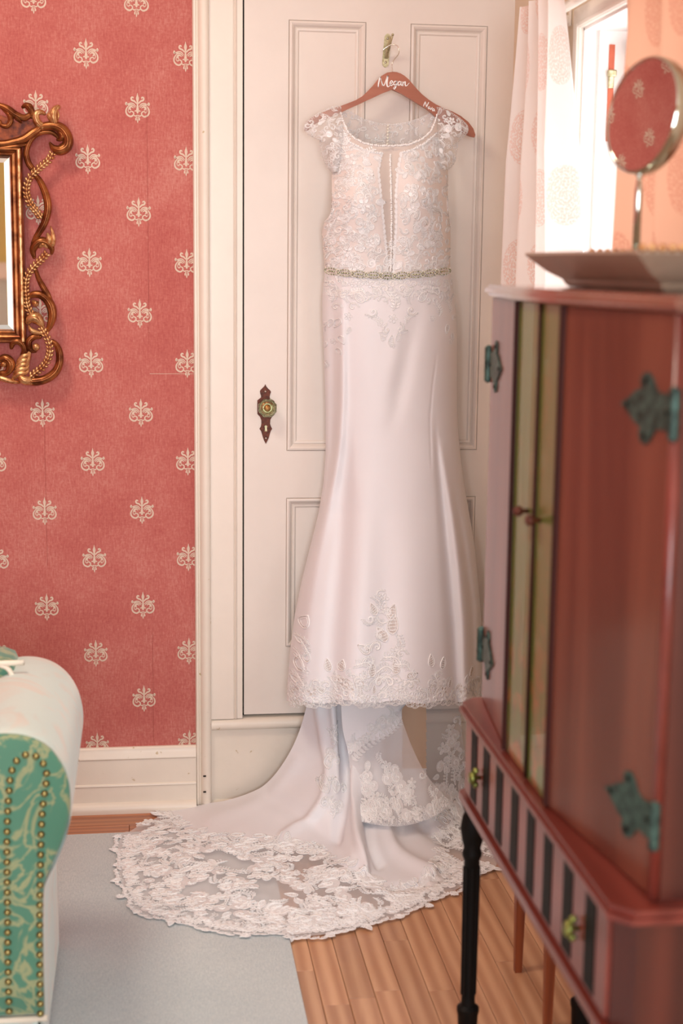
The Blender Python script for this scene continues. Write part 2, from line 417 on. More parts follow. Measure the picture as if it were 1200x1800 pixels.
# rear wall, olive above a white wainscot, two unseen windows added for the fill light
g = G(); X0, X1 = LW, RW; wins = [(-1.9, -1.3), (-.45, .75)]
g.box((X0-.15, REAR-.15, 0), (X1+.2, REAR, .8)); g.box((X0-.15, REAR-.15, 2.3), (X1+.2, REAR, CEIL))
g.box((X0-.15, REAR-.15, .8), (wins[0][0], REAR, 2.3)); g.box((wins[0][1], REAR-.15, .8), (wins[1][0], REAR, 2.3)); g.box((wins[1][1], REAR-.15, .8), (X1+.2, REAR, 2.3))
structure(g, 'wall_rear', M['rear'])
g = G()
for a, b in wins:
    g.box((a-.07, REAR, .74), (a, REAR+.025, 2.37)); g.box((b, REAR, .74), (b+.07, REAR+.025, 2.37)); g.box((a-.07, REAR, 2.3), (b+.07, REAR+.03, 2.38)); g.box((a-.1, REAR, .74), (b+.1, REAR+.06, .8))
    g.box(((a+b)/2-.015, REAR-.06, .8), ((a+b)/2+.015, REAR-.03, 2.3)); g.box((a, REAR-.06, 1.53), (b, REAR-.03, 1.57))
structure(g, 'added_rear_window', M['trim'])
g = G(); g.box((-1.22, REAR, 0), (-.53, REAR+.02, 1.40)); structure(g, 'panelling_trim_rear', paint('pale grey wainscot', (196, 204, 198), .5, .02, 4, 0)); g = G(); g.box((-1.22, REAR, 1.40), (-.53, REAR+.035, 1.50)); structure(g, 'trim_rear', M['trim'])

# wallpaper motifs -----------------------------------------------------
def motif_geom():
    """printed palmette, 6 cm wide; strokes as (x, z, half width) in hundredths of the drawing"""
    S = .0000875; K = 1.05; half = [
      [(25,-105,16),(90,-170,24),(150,-192,26),(176,-236,24),(158,-276,22),(124,-270,20),(120,-240,10)],
      [(42,-18,10),(110,-96,16),(190,-112,18),(262,-84,20),(318,-84,22)],[(292,-60,26),(312,-90,36),(308,-128,24),(300,-140,6)],
      [(66,10,10),(130,-56,16),(210,-66,20),(262,-34,14)],[(110,22,8),(170,-20,24),(226,20,34),(196,66,16),(170,74,4)],
      [(262,-30,14),(312,50,20),(322,136,22),(282,212,24),(190,252,26),(118,206,20),(116,140,18),(172,110,16),(212,128,14),(206,158,12)],
      [(246,24,10),(262,96,12),(232,150,10)],[(116,206,14),(58,238,18),(10,206,10)],[(24,250,8),(44,300,18),(44,340,24),(30,352,6)],[(14,84,10),(70,98,20),(80,92,4)]]
    mid = [[(0,-396,4),(0,-330,18),(0,-250,44),(0,-160,26),(0,-60,24),(0,20,34),(0,100,44),(0,150,22),(0,170,4)],[(0,200,5),(0,300,7),(0,370,20),(0,430,5)]]
    strokes = [cr([(x*S*K, -(z)*S*K, w*S) for x, z, w in s], 3) for s in mid]
    for s in half:
        c_ = cr([(x*S*K, -(z)*S*K, w*S) for x, z, w in s], 3); strokes.append(c_); strokes.append([(-x, z, w) for x, z, w in c_])
    g = G()
    for pts in strokes:
        V = []; F = []
        for i, p in enumerate(pts):
            a = pts[max(0, i-1)]; b = pts[min(len(pts)-1, i+1)]; d = (b[0]-a[0], b[1]-a[1]); l = math.hypot(*d) or 1; nx, nz = -d[1]/l, d[0]/l; w = abs(p[2])
            V += [(p[0]+nx*w, 0, p[1]+nz*w), (p[0]-nx*w, 0, p[1]-nz*w)]
        for i in range(len(pts)-1): F.append((2*i, 2*i+1, 2*i+3, 2*i+2))
        g.add(V, F)
    return g
mot = motif_geom().build('printed_motif', M['motif'], wall_back); used = False
def put_motif(x, y, z, parent, rz=0):
    global used
    if not used: o = mot; used = True
    else: o = mot.copy(); C.objects.link(o); o.parent = parent
    o.location = (x, y, z); o.rotation_euler = (0, 0, rz)
for c in range(16):
    X = .1135-c*.1293+(.005 if c else 0)
    for r in range(11):
        Z = .19+r*.2638-(.0 if c % 2 == 0 else -.132)
        if .18 < Z < CEIL and X > LW: put_motif(X, -.0006, Z, wall_back)
for c in range(14):
    Y = -.15-c*.13
    for r in range(6):
        Z = 1.0+r*.2638+(.132 if c % 2 else 0)
        if Z < CEIL-.05: put_motif(LW+.0006, Y, Z, wall_left, radians(-90))

p0, p1 = at(263, 657, 1, 0), at(341, 658.5, 1, 0)
g = G(); g.box((p0.x, -.0009, p0.z-.0005), (p1.x, 0, p0.z+.0005)); g.build('paper_tear', M['motif'], wall_back)
for x_, z0_, z1_ in ((.0125, 1.30, 1.95), (.0140, .20, .52), (-.2655, .7, 1.15)):
    g = G(); g.box((x_, -.0007, z0_), (x_+.0007, 0, z1_)); g.build('paper_seam', paint('paper seam', (160, 76, 66), .9, .1, 30, 0), wall_back)

# back wall trim -------------------------------------------------------
def extrude_profile(prof, a, b, name, mat, parent=None, vertical=True, **k):
    """profile (u = along wall, d = out of wall) run vertically; or (d, z) run along x"""
    g = G()
    if vertical: g.prism([(p[0], -p[1]) for p in prof], a, b, 2)
    else: g.prism([(-p[0], p[1]) for p in prof], a, b, 0)
    return structure(g, name, mat, parent, **k)
cas = [(.131, -.01), (.131, .012), (.134, .016), (.139, .0165), (.141, .013), (.144, .013), (.147, .020), (.153, .026), (.160, .028), (.167, .027), (.172, .022), (.1735, .017), (.1735, -.01)]
casing = extrude_profile(cas, .012, CEIL, 'trim_1', M['trim_worn'], smooth=True, auto=40)
fl = [(.1735, -.01), (.1735, .014), (.2355, .014), (.2365, .0105), (.239, .010), (.240, .0135), (.2425, .016), (.245, .0135), (.246, .011), (.2605, .011), (.2605, -.012), (.1735, -.012)]
extrude_profile(fl, .259, CEIL, 'casing_board', M['trim'], casing)
g = G()
for z in (.098, .052): g.box((.150, -.0292, z), (.158, -.027, z+.004))
g.build('nail_hole', M['gap'], casing)
# step below the door
step = sempty('trim_2')
nose = [(-.02, .226), (.010, .226), (.016, .230), (.0185, .238), (.016, .250), (.010, .2565), (-.02, .259)]
g = G(); g.prism([(-p[0], p[1]) for p in nose], .1735, RW, 0); g.build('step_nosing', M['trim_worn'], step, smooth=True, auto=50)
g = G(); g.box((.1735, -.002, 0), (RW, .03, .228)); g.build('step_riser', M['trim_worn'], step)
g = G(); g.prism([(.0, .0), (-.018, .0), (-.019, .008), (-.014, .017), (-.006, .021), (.0, .022)], .1735, RW, 0); g.build('shoe_moulding', M['trim_worn'], step, smooth=True, auto=50)
# baseboard left
bb = [(.0, .0), (.034, .0), (.036, .010), (.034, .020), (.028, .027), (.020, .030), (.0185, .074), (.0215, .0765), (.0205, .080), (.017, .082), (.0165, .150), (.020, .154), (.0195, .160), (.013, .168), (.012, .180), (.008, .184), (0, .184)]
g = G(); g.prism([(-p[0], p[1]) for p in bb], LW, .1312, 0); b_ = structure(g, 'baseboard_left', M['trim_worn'], smooth=True, auto=35)
g = G(); g.prism([(RW-p[0], p[1]) for p in bb], REAR, -.02, 1); structure(g, 'baseboard_right', M['trim'], smooth=True, auto=35)
g = G(); g.prism([(LW+p[0], p[1]) for p in bb], REAR, -.04, 1); structure(g, 'baseboard_rear_left', M['trim'], smooth=True, auto=35)

# door -----------------------------------------------------------------
door = sempty('door_1')
DF = -.006     # door face
panels = [(.380, .584, 1.008, 2.135), (.701, .908, 1.008, 2.135), (.379, .584, .46, .879), (.701, .9085, .46, .879)]
g = G()
xs = [DOOR_L+.003, .380, .584, .701, .908, DOOR_R]; zs = [.268, .46, .879, 1.008, 2.135, 2.33]
pan_cells = {(1, 3), (3, 3), (1, 1), (3, 1)}
for i in range(5):
    for j in range(5):
        if (i, j) in pan_cells: continue
        g.box((xs[i], DF, zs[j]), (xs[i+1], .028, zs[j+1]))
g.build('door_frame', M['door'], door)
for x0, x1, z0, z1 in panels:
    g = G()
    # sticking moulding stepping down to the flat panel, then a raised inner bead
    rings = [(0, DF+.0005), (.0015, DF+.0035), (.003, DF-.0035), (.008, DF-.0045), (.0125, DF-.001), (.017, DF+.006), (.0185, DF+.0075), (.0205, DF+.0045), (.025, DF+.005), (.0285, DF+.0085)]
    V = []; F = []
    for d, yy in rings: V += [(x0+d, yy, z0+d), (x1-d, yy, z0+d), (x1-d, yy, z1-d), (x0+d, yy, z1-d)]
    for i in range(len(rings)-1):
        for k in range(4): F.append((4*i+k, 4*i+(k+1) % 4, 4*i+4+(k+1) % 4, 4*i+4+k))
    n = 4*(len(rings)-1); F.append((n, n+1, n+2, n+3)); g.add(V, F); g.build('door_panel', M['door'], door)
# lock plate, screws and glass knob
YP = DF-.0025
def W(px, py, y=-.01): p = at(px, py, 1, y); return (p.x, p.z)
plate_px = [(466.3,675.5),(468,679),(471,683),(475,686.5),(476.3,689),(475,693),(474,697),(474.3,700),(477,702),(482,705),(483,712),(483,722),(482.5,729),(478,733),(475.2,738),(474.8,745),(475.8,749),(478.4,754),(475.8,758),(474,764),(472.4,770),(470,775),(467.2,780.5),(464.3,775),(462,769),(460.3,763),(458.8,758),(456,754),(458.4,750),(459.3,745),(459.2,739),(457,733),(452.4,728),(452.2,716),(452.2,704),(456,701),(458.6,699),(458.8,696),(457.4,692),(456.8,688),(458,685.5),(461.5,682),(464.6,679)]
g = G(); g.prism([W(*p) for p in plate_px], DF-.0018, DF+.001, 1); plate = g.build('lock_plate', M['bronze'], door)
for px, py in ((466.3, 688.5), (467.2, 770.5)):
    x, z = W(px, py); g = G(); g.lathe([(.0028, 0), (.0026, .0012), (.0015, .002)], (x, DF-.0018, z), (0, -1, 0), 12); g.build('screw', M['screw'], plate, smooth=True)
x, z = W(467.3, 753); g = G()
kh = [(x+.0036*cos(a), z+.0045+.0036*sin(a)) for a in np.linspace(-.9, pi+.9, 12)]+[(x-.0032, z-.0085), (x+.0032, z-.0085)]
g.prism(kh, DF-.0022, DF-.0016, 1); g.build('keyhole', M['old_brass'], plate)
x, z = W(470.5, 718, -.05); g = G()
def octo(r, y, ph=pi/8): return [(x+r*cos(2*pi*k/8+ph), y, z+r*sin(2*pi*k/8+ph)) for k in range(8)]
rr = [(.012, -.022), (.020, -.028), (.0262, -.038), (.0262, -.044), (.0165, -.056), (.0155, -.0565)]
V = []; F = []
for r, y in rr: V += octo(r, y)
for i in range(len(rr)-1):
    for k in range(8): F.append((8*i+k, 8*i+(k+1) % 8, 8*i+8+(k+1) % 8, 8*i+8+k))
F.append(tuple(range(7, -1, -1))); F.append(tuple(8*(len(rr)-1)+k for k in range(8)))
g.add(V, F); knob = g.build('door_handle', M['knob_glass'], door, label='faceted glass knob')
g = G(); g.lathe([(.014, 0), (.014, .006), (.009, .009), (.009, .017), (.0125, .019), (.0125, .022)], (x, DF, z), (0, -1, 0), 20); g.build('knob_shank', M['old_brass'], door, smooth=True, auto=40)
g = G(); g.lathe([(.009, .0), (.0095, .002), (.003, .0035)], (x, DF-.024, z), (0, -1, 0), 16); g.build('knob_rosette', M['gold_pale'], knob, smooth=True)
# coat hook on the middle stile
hk = bpy.data.objects.new('coat_hook', None); C.objects.link(hk); hk.parent = door
a = at(681, 68, 1, DF); b = at(677, 110, 1, DF)
g = G(); pl = []
for cx, cz, s in ((a.x, a.z, 1), (b.x, b.z, -1)):
    for q in np.linspace(0, pi, 9) if s > 0 else np.linspace(pi, 2*pi, 9): pl.append((cx+.0088*cos(q), cz+.0125*sin(q)))
g.prism(pl, DF-.0025, DF+.001, 1); g.build('hook_plate', M['old_brass'], hk)
for p in (a, b):
    g = G(); g.lathe([(.003, 0), (.0028, .0012), (.001, .002)], (p.x, DF-.0025, p.z), (0, -1, 0), 10); g.build('screw', M['screw'], hk, smooth=True)
def hpt(px, py, y): return at(px, py, 1, y)
g = G(); pts = cr([hpt(679.5, 100, DF-.006), hpt(680.5, 92, DF-.022), hpt(683, 84, DF-.034), hpt(684.6, 78, DF-.044), hpt(687.5, 69, DF-.052), hpt(690, 61, DF-.056)], 6)
g.tube(pts, [lerp(.0058, .0024, i/(len(pts)-1)) for i in range(len(pts))], 8)
g.ball(pts[-1], .0034); g.build('hook_arm', M['old_brass'], hk, smooth=True)

# window in the right wall ----------------------------------------------
win = sempty('window_1')
g = G(); cw = .046
for q in ((WY1, WY1+cw, WZ0-.05, WZ1+cw), (WY0-cw, WY0, WZ0-.05, WZ1+cw)):
    g.box((RW-.014, q[0], q[2]), (RW+.001, q[1], q[3]), .003)
g.box((RW-.0142, WY0-cw, WZ1), (RW+.001, WY1+cw, WZ1+cw), .003)
for q in ((WY1+.002, WY1+.012), (WY0-.012, WY0-.002)): g.box((RW-.018, q[0], WZ0), (RW-.013, q[1], WZ1+.01), .002)
g.box((RW-.018, WY0, WZ1+.002), (RW-.013, WY1, WZ1+.012), .002)
g.build('window_casing', M['trim'], win)
g = G(); g.box((RW-.05, WY0-.07, WZ0-.03), (RW+.2, WY1+.07, WZ0), .006); g.build('window_sill', M['trim'], win)
g = G(); g.box((RW-.002, WY1-.006, WZ0), (RW+.2, WY1, WZ1)); g.box((RW-.002, WY0, WZ0), (RW+.2, WY0+.006, WZ1)); g.box((RW-.002, WY0, WZ1-.006), (RW+.2, WY1, WZ1))
g.box((RW+.030, WY1-.018, WZ0), (RW+.036, WY1-.005, WZ1-.005), .001); g.box((RW+.030, WY0+.005, WZ0), (RW+.036, WY0+.018, WZ1-.005), .001)
g.build('window_jamb', M['chipped'], win)
SX = RW+.068
g = G(); g.box((SX-.012, WY1-.010, 1.79), (SX, WY1-.006, WZ1-.035)); g.build('bare_wood_strip', M['sash_red'], win)
g = G(); g.box((RW+.055, WY1-.016, 1.905), (RW+.067, WY1-.006, 1.935), .002); g.box((RW+.052, WY1-.02, 1.93), (RW+.072, WY1-.006, 1.945), .003); g.build('sash_pulley', M['old_brass'], win)
for z0, z1, xo in ((WZ0, 1.31, .0), (1.29, WZ1-.02, .03)):
    g = G(); xa, xb = SX+.002+xo, SX+.028+xo; ya, yb = WY0+.012, WY1-.014; sw = .045
    g.box((xa, ya, z0), (xb, ya+sw, z1), .002); g.box((xa, yb-sw, z0), (xb, yb, z1), .002); g.box((xa, ya, z0), (xb, yb, z0+.04), .002); g.box((xa, ya, z1-.035), (xb, yb, z1), .002)
    s_ = g.build('window_sash', M['trim'], win)
    g = G(); g.box((xa+.010, ya+sw, z0+.04), (xa+.013, yb-sw, z1-.035)); g.build('window_pane', M['pane'], s_)
# ================================================================== dress
def at_y(px, py, y): return at(px, py, 1, y)
DRESS_X = .64
dress = thing('wedding_dress', 'long white lace and satin wedding gown with train, hanging on the door', 'dress', (DRESS_X, -.10, 0))
# outline of the hanging gown in the photograph: height, left, right
OL = [(185,598,766),(200,590,772),(225,584,778),(250,581,782),(275,580,784),(300,583,787),(320,576,789),(345,563,791),(400,565,792),(440,568,791),(475,571,791),(500,568,795),(520,566,797),(560,566,802),(600,568,803),(650,570,803),(720,572,803),(760,572,805),(800,572,809),(850,568,815),(900,560,824),(960,545,834),(1020,530,840),(1080,518,845),(1140,510,847),(1200,505,847),(1240,503,846)]
def sil(py): return (np.interp(py, [o[0] for o in OL], [o[1] for o in OL]), np.interp(py, [o[0] for o in OL], [o[2] for o in OL]))
DEP = [(185,.085),(230,.10),(300,.135),(350,.15),(420,.135),(478,.125),(560,.135),(650,.14),(760,.145),(900,.165),(1050,.20),(1240,.25)]
YB = [(185,.045),(300,.045),(480,.05),(700,.05),(900,.06),(1240,.09)]
def gauss(x, c, w): return math.exp(-((x-c)/w)**2)
# folds: list of (points (py, px, width, height)); positive stands out of the cloth
FOLDS = [
 [(520,601,6,.004),(600,602,7,.012),(700,601,8,.018),(770,597,9,.020),(830,587,10,.020),(900,573,11,.018),(980,556,12,.014),(1060,543,14,.012),(1240,528,14,.012)],
 [(520,584,8,-.004),(640,585,10,-.018),(720,585,10,-.020),(800,583,8,-.016),(860,575,6,-.008),(900,566,5,-.0)],
 [(780,612,8,-.004),(860,606,14,-.016),(950,600,17,-.018),(1100,588,20,-.020),(1240,580,22,-.022)],
 [(860,640,20,.004),(1000,640,30,.012),(1100,632,34,.016),(1240,625,34,.018)],
 [(540,735,14,-.002),(610,718,16,-.008),(680,704,16,-.010),(730,694,14,-.004),(760,690,14,0)],
 [(560,700,14,.0),(640,690,16,.004),(740,670,20,.002),(780,660,20,0)],
 [(760,766,4,-.002),(820,771,6,-.010),(900,779,8,-.016),(1000,788,10,-.020),(1100,796,11,-.022),(1240,802,11,-.022)],
 [(800,778,7,.004),(900,795,9,.014),(1000,808,10,.018),(1100,816,11,.018),(1240,820,12,.018)],
 [(880,800,5,-.004),(960,815,7,-.012),(1060,829,6,-.014),(1240,834,6,-.012)],
 [(820,700,40,.0),(1000,720,46,.012),(1240,720,50,.020)],
 [(900,670,24,0),(1040,672,24,-.006),(1240,674,26,-.012)],
]
def folds(px, py):
    s = 0
    for f in FOLDS:
        if py < f[0][0]-30: continue
        ys = [q[0] for q in f]; c = np.interp(py, ys, [q[1] for q in f]); w = np.interp(py, ys, [q[2] for q in f]); h = np.interp(py, ys, [q[3] for q in f])
        if py < f[0][0]: h *= 1-(f[0][0]-py)/30
        if h: s += h*gauss(px, c, w)
    # the curved seam over the right hip
    if 620 < py < 830:
        c = np.interp(py, [620, 680, 740, 830], [768, 760, 755.5, 758]); s -= .0022*gauss(px, c, 1.6)*min(1, (py-620)/30)*min(1, (830-py)/30)
    return s
def body_y(px, py):
    l, r = sil(py); u = (px-l)/(r-l); u = min(max(u, 0), 1)
    e = (1-abs(2*u-1)**2.6)**.55
    y = -(interp(py, YB) + interp(py, DEP)*e*1.0)
    # bust cups stand out either side of the sheer centre panel
    if py < 520:
        k = min(1, (520-py)/60)
        for cx in (628, 738): y -= .028*k*gauss(px, cx, 34)*gauss(py, 350, 70)
        y += .012*gauss(px, 687, 16)*k*(1 if py > 262 else 0)
    return y - folds(px, py)
def hem(px): return 1234+3*sin(px*.07)+(-10 if px > 830 else 0)*((px-830)/15 if px > 830 else 0)
def top_edge(px):   # front neckline
    return np.interp(px, [560, 580, 597, 604, 612, 625, 640, 660, 690, 720, 742, 756, 765, 770, 800], [345, 260, 192, 215, 232, 244, 251, 255, 256, 253, 244, 232, 212, 193, 300])
def grid_patch(us, rows, fn):
    V = [fn(u, r) for r in rows for u in us]; n = len(us)
    F = [(i*n+j, i*n+j+1, (i+1)*n+j+1, (i+1)*n+j) for i in range(len(rows)-1) for j in range(n-1)]
    return V, F
def skirt_fn(u, t):
    py = 478+(t)*(hem(lerp(503, 846, u))-478); l, r = sil(py); px = lerp(l, r, u); return at_y(px, py, body_y(px, py))
US = [.5-.5*cos(pi*i/150)*(1 if True else 0) for i in range(151)]
US = [lerp(u, i/150, .6) for i, u in enumerate(US)]
g = G(); V, F = grid_patch(US, np.linspace(0, 1, 150), skirt_fn); g.add(V, F)
skirt = g.build('skirt', M['satin'], dress, smooth=True)
# back half of the skirt, close to the door
g = G()
def back_fn(u, t):
    py = 478+t*(1205-478); l, r = sil(py); px = lerp(l, r, u); return at_y(px, py, -interp(py, YB)+.022*sin(pi*u)-.0*sin(u*20))
V, F = grid_patch(np.linspace(0, 1, 40), np.linspace(0, 1, 60), back_fn); g.add(V, F); g.build('skirt_back', M['satin'], dress, smooth=True)
# bodice front: sides in lined lace, a sheer centre strip and a tulle yoke
def bod_top(px): return top_edge(px)
def yoke_line(px):  # where the lace begins below the tulle yoke
    return np.interp(px, [560, 598, 612, 640, 655, 671, 673, 705, 707, 725, 745, 762, 775, 800], [345, 215, 248, 262, 266, 268, 268, 268, 267, 262, 252, 238, 225, 300])
def in_centre(px, py):
    l = np.interp(py, [262, 300, 340, 400, 440, 480], [671, 664, 668, 674, 678, 680]); r = np.interp(py, [262, 300, 340, 400, 440, 480], [707, 700, 697, 697, 694, 692]); return l < px < r and py > 262
gb, gy = G(), G(); nu, nv = 120, 110
pts = []
for j in range(nv+1):
    for i in range(nu+1):
        t = j/nv; py0 = lerp(185, 482, t); l, r = sil(max(py0, 300)); px = lerp(l, r, i/nu)
        tp = top_edge(px)
        py = lerp(max(tp, 300 if (px < 583 or px > 787) else tp), 482, t)
        l2, r2 = sil(py); px2 = min(max(px, l2), r2); pts.append((px2, py))
V = [at_y(p[0], p[1], body_y(*p)) for p in pts]
Fb, Fy = [], []
for j in range(nv):
    for i in range(nu):
        a = j*(nu+1)+i; f = (a, a+1, a+nu+2, a+nu+1); cx = sum(pts[k][0] for k in f)/4; cy = sum(pts[k][1] for k in f)/4
        (Fy if (cy < yoke_line(cx) or in_centre(cx, cy)) else Fb).append(f)
def sub(Vs, Fs):
    idx = {}; v = []; f2 = []
    for f in Fs:
        q = []
        for k in f:
            if k not in idx: idx[k] = len(v); v.append(Vs[k])
            q.append(idx[k])
        f2.append(q)
    return v, f2
g = G(); g.add(*sub(V, Fb)); bodice = g.build('bodice', M['bodice'], dress, smooth=True)
g = G(); g.add(*sub(V, Fy)); yoke = g.build('tulle_yoke', M['tulle_yoke'], dress, smooth=True)
# bodice back, seen through the neckline
g = G()
def nb_top(px): return np.interp(px, [598, 605, 622, 640, 665, 690, 715, 735, 752, 766], [188, 190, 199, 209, 216, 218, 214, 208, 200, 188])
def bback(u, t):
    px = lerp(596, 768, u); py = lerp(nb_top(px), 482, t); return at_y(px, py, -.035-.02*(1-sin(pi*u)))
V, F = grid_patch(np.linspace(0, 1, 50), np.linspace(0, 1, 40), bback); g.add(V, F); bback_o = g.build('bodice_back', M['tulle_thin'], dress, smooth=True)
# cap sleeves over the hanger ends
capL = [(600,186),(585,187),(565,196),(548,207),(537,216),(534,226),(540,236),(552,243),(561,248),(563,262),(566,278),(573,292),(583,304),(588,300)]
capR = [(764,188),(780,190),(797,200),(811,210),(822,222),(821,234),(813,243),(805,250),(804,264),(801,280),(795,292),(786,300),(783,298)]
innL = [(600,190),(600,200),(601,212),(602,225),(602,240),(601,255),(600,268),(598,280),(596,290),(594,298),(592,302)]
innR = [(766,190),(768,202),(769,215),(769,228),(769,240),(770,252),(771,264),(772,276),(774,288),(777,295),(780,298)]
def cap_fn(o, i_):
    def f(u, t):
        a = cr(o, 6); b = cr(i_, 6); p = a[min(len(a)-1, int(t*(len(a)-1)))]; q = b[min(len(b)-1, int(t*(len(b)-1)))]
        px, py = lerp(q[0], p[0], u), lerp(q[1], p[1], u)
        y0 = body_y(min(max(q[0], 584), 782), q[1])-.006; y1 = -.085
        return at_y(px, py, lerp(y0, y1, u**1.5)-.012*sin(pi*u))
    return f
caps = []
for o, i_ in ((capL, innL), (capR, innR)):
    g = G(); V, F = grid_patch(np.linspace(0, 1, 22), np.linspace(0, 1, 60), cap_fn(o, i_)); g.add(V, F)
    caps.append(g.build('cap_sleeve', M['tulle_cap'], dress, smooth=True))

# train -----------------------------------------------------------------
def h(px, py, y): return at(px, py, 1, y)
def f(px, py, z=.012): return at(px, py, 2, z)
cols = [
 [h(548,1205,-.11),h(524,1290,-.08),h(492,1350,-.06),h(455,1386,-.045),h(395,1407,-.035),f(310,1422,.006),f(212,1470,.008)],
 [h(570,1205,-.13),h(560,1290,-.14),h(545,1350,-.15),h(515,1395,-.17),f(455,1435,.04),f(340,1470,.02),f(207,1512,.012)],
 [h(592,1205,-.15),h(590,1290,-.18),h(583,1350,-.21),h(562,1405,-.26),f(515,1462,.04),f(400,1520,.02),f(228,1590,.012)],
 [h(618,1205,-.13),h(613,1290,-.16),h(610,1350,-.21),h(602,1412,-.29),f(578,1480,.04),f(470,1560,.02),f(300,1621,.012)],
 [h(650,1205,-.15),h(645,1290,-.19),h(642,1350,-.25),h(636,1425,-.34),f(625,1500,.06),f(560,1580,.02),f(420,1642,.012)],
 [h(690,1205,-.13),h(688,1290,-.15),h(688,1350,-.21),h(690,1425,-.29),f(690,1500,.03),f(665,1570,.02),f(560,1644,.008)],
 [h(730,1205,-.11),h(735,1290,-.13),h(742,1350,-.17),h(752,1412,-.23),f(765,1475,.03),f(750,1540,.015),f(690,1612,.006)],
 [h(770,1205,-.08),h(775,1290,-.09),h(785,1350,-.11),h(803,1392,-.15),f(818,1440,.02),f(815,1500,.012),f(795,1567,.006)],
 [h(805,1205,-.05),h(812,1290,-.05),h(822,1345,-.055),h(840,1385,-.06),f(862,1425,.012),f(880,1475,.008),f(872,1522,.006)],
]
NC, NR = 200, 200
def bic(us, vs):
    A = np.array([[list(p) for p in c] for c in cols])   # col,row,3
    rows = []
    for c in A:
        cc = np.array(cr([tuple(p) for p in c], 40)); L = np.r_[0, np.cumsum(np.linalg.norm(np.diff(cc, axis=0), axis=1))]; 
        tt = np.linspace(0, len(cc)-1, len(vs)); rows.append(np.stack([np.interp(tt, np.arange(len(cc)), cc[:, k]) for k in range(3)], 1))
    rows = np.array(rows)  # col, v, 3
    out = np.zeros((len(us), len(vs), 3))
    for j in range(len(vs)):
        cc = np.array(cr([tuple(p) for p in rows[:, j]], 40)); tt = np.linspace(0, len(cc)-1, len(us))
        out[:, j] = np.stack([np.interp(tt, np.arange(len(cc)), cc[:, k]) for k in range(3)], 1)
    return out
T = bic(np.linspace(0, 1, NC+1), np.linspace(0, 1, NR+1))
# creases of the train: (points in the photograph, width px, height m)
CRE = [([(560,1240),(570,1300),(578,1360),(560,1420),(500,1470)], 9, .014), ([(600,1240),(604,1300),(607,1370),(600,1420),(590,1470)], 9, -.020),
       ([(585,1240),(590,1300),(594,1370)], 6, .008),
       ([(632,1245),(628,1320),(624,1400),(628,1470),(640,1530)], 7, .020), ([(650,1260),(648,1350),(645,1430),(652,1480),(668,1520)], 7, -.018),
       ([(664,1300),(668,1380),(676,1450),(700,1500),(760,1535)], 12, .016), ([(715,1330),(725,1400),(745,1450),(790,1480)], 12, -.014),
       ([(520,1340),(490,1380),(440,1415),(370,1440)], 12, .006), ([(470,1400),(540,1440),(600,1500)], 14, -.008), ([(690,1560),(740,1555),(790,1530)], 8, -.010),
       ([(250,1460),(330,1510),(420,1560),(520,1600)], 14, .006), ([(300,1560),(400,1590),(500,1615)], 12, -.004)]
CREd = [(np.array(cr(c[0], 60)), c[1], c[2]) for c in CRE]
P2 = np.zeros((NC+1, NR+1, 2))
for i in range(NC+1):
    for j in range(NR+1): P2[i, j] = proj(T[i, j])
du = np.gradient(T, axis=0); dv = np.gradient(T, axis=1); nn = np.cross(du, dv); nn /= np.linalg.norm(nn, axis=2, keepdims=True)+1e-9
sgn = np.sign(-(nn@np.array(fw)))[..., None]; nn *= sgn
disp = np.zeros((NC+1, NR+1))
for c, w, hh in CREd:
    d = np.min(np.hypot(P2[:, :, None, 0]-c[None, None, :, 0], (P2[:, :, None, 1]-c[None, None, :, 1])), axis=2); disp += hh*np.exp(-(d/w)**2)
uu, vv = np.meshgrid(np.linspace(0, 1, NC+1), np.linspace(0, 1, NR+1), indexing='ij')
disp += .003*np.sin(uu*31+3*np.sin(vv*9))*np.clip(vv-.45, 0, 1) + .0025*np.sin(vv*26+uu*9)*np.clip(vv-.5, 0, 1)
T = T + nn*disp[..., None]*np.clip((1-vv)*14, .25, 1)[..., None]
def ground(x, y): return .0135 if (x < .312 and y < -.195) else .0045
for i in range(NC+1):
    for j in range(NR+1):
        x_, y_, z_ = T[i, j]; T[i, j, 2] = max(z_, ground(x_, y_)); T[i, j, 1] = min(y_, -.026 if z_ < .06 else -.022)
for i in range(NC+1):
    for j in range(NR+1): P2[i, j] = proj(T[i, j])
def satin_lim(px):   # where the satin lining ends and the bare tulle border begins
    return np.interp(px, [200, 285, 310, 330, 370, 420, 470, 520, 560, 600, 640, 680, 720, 745, 765, 790, 900], [1380, 1424, 1440, 1462, 1470, 1474, 1478, 1484, 1496, 1520, 1542, 1562, 1566, 1556, 1530, 1400, 1200])
vidx = lambda i, j: i*(NR+1)+j
TV = [tuple(T[i, j]) for i in range(NC+1) for j in range(NR+1)]
Fs, Ft, Fl = [], [], []
for i in range(NC):
    for j in range(NR):
        q = (vidx(i, j), vidx(i+1, j), vidx(i+1, j+1), vidx(i, j+1)); px, py = P2[i, j]
        if py < 1410 and px > 748: Ft.append(q)
        elif py < 1350 and px > 706: Fl.append(q)
        elif py > satin_lim(px): Ft.append(q)
        else: Fs.append(q)
g = G(); g.add(*sub(TV, Fs)); g.build('train', M['satin'], dress, smooth=True)
g = G(); g.add(*sub(TV, Ft)); g.build('train_border', M['tulle'], dress, smooth=True, label='sheer white tulle border of the train')
g = G(); g.add(*sub(TV, Fl)); g.build('skirt_lining', M['lining'], dress, smooth=True, label='nude lining showing under the hem')
train_bvh = BVHTree.FromPolygons([Vector(v) for v in TV], Fs+Ft+Fl)
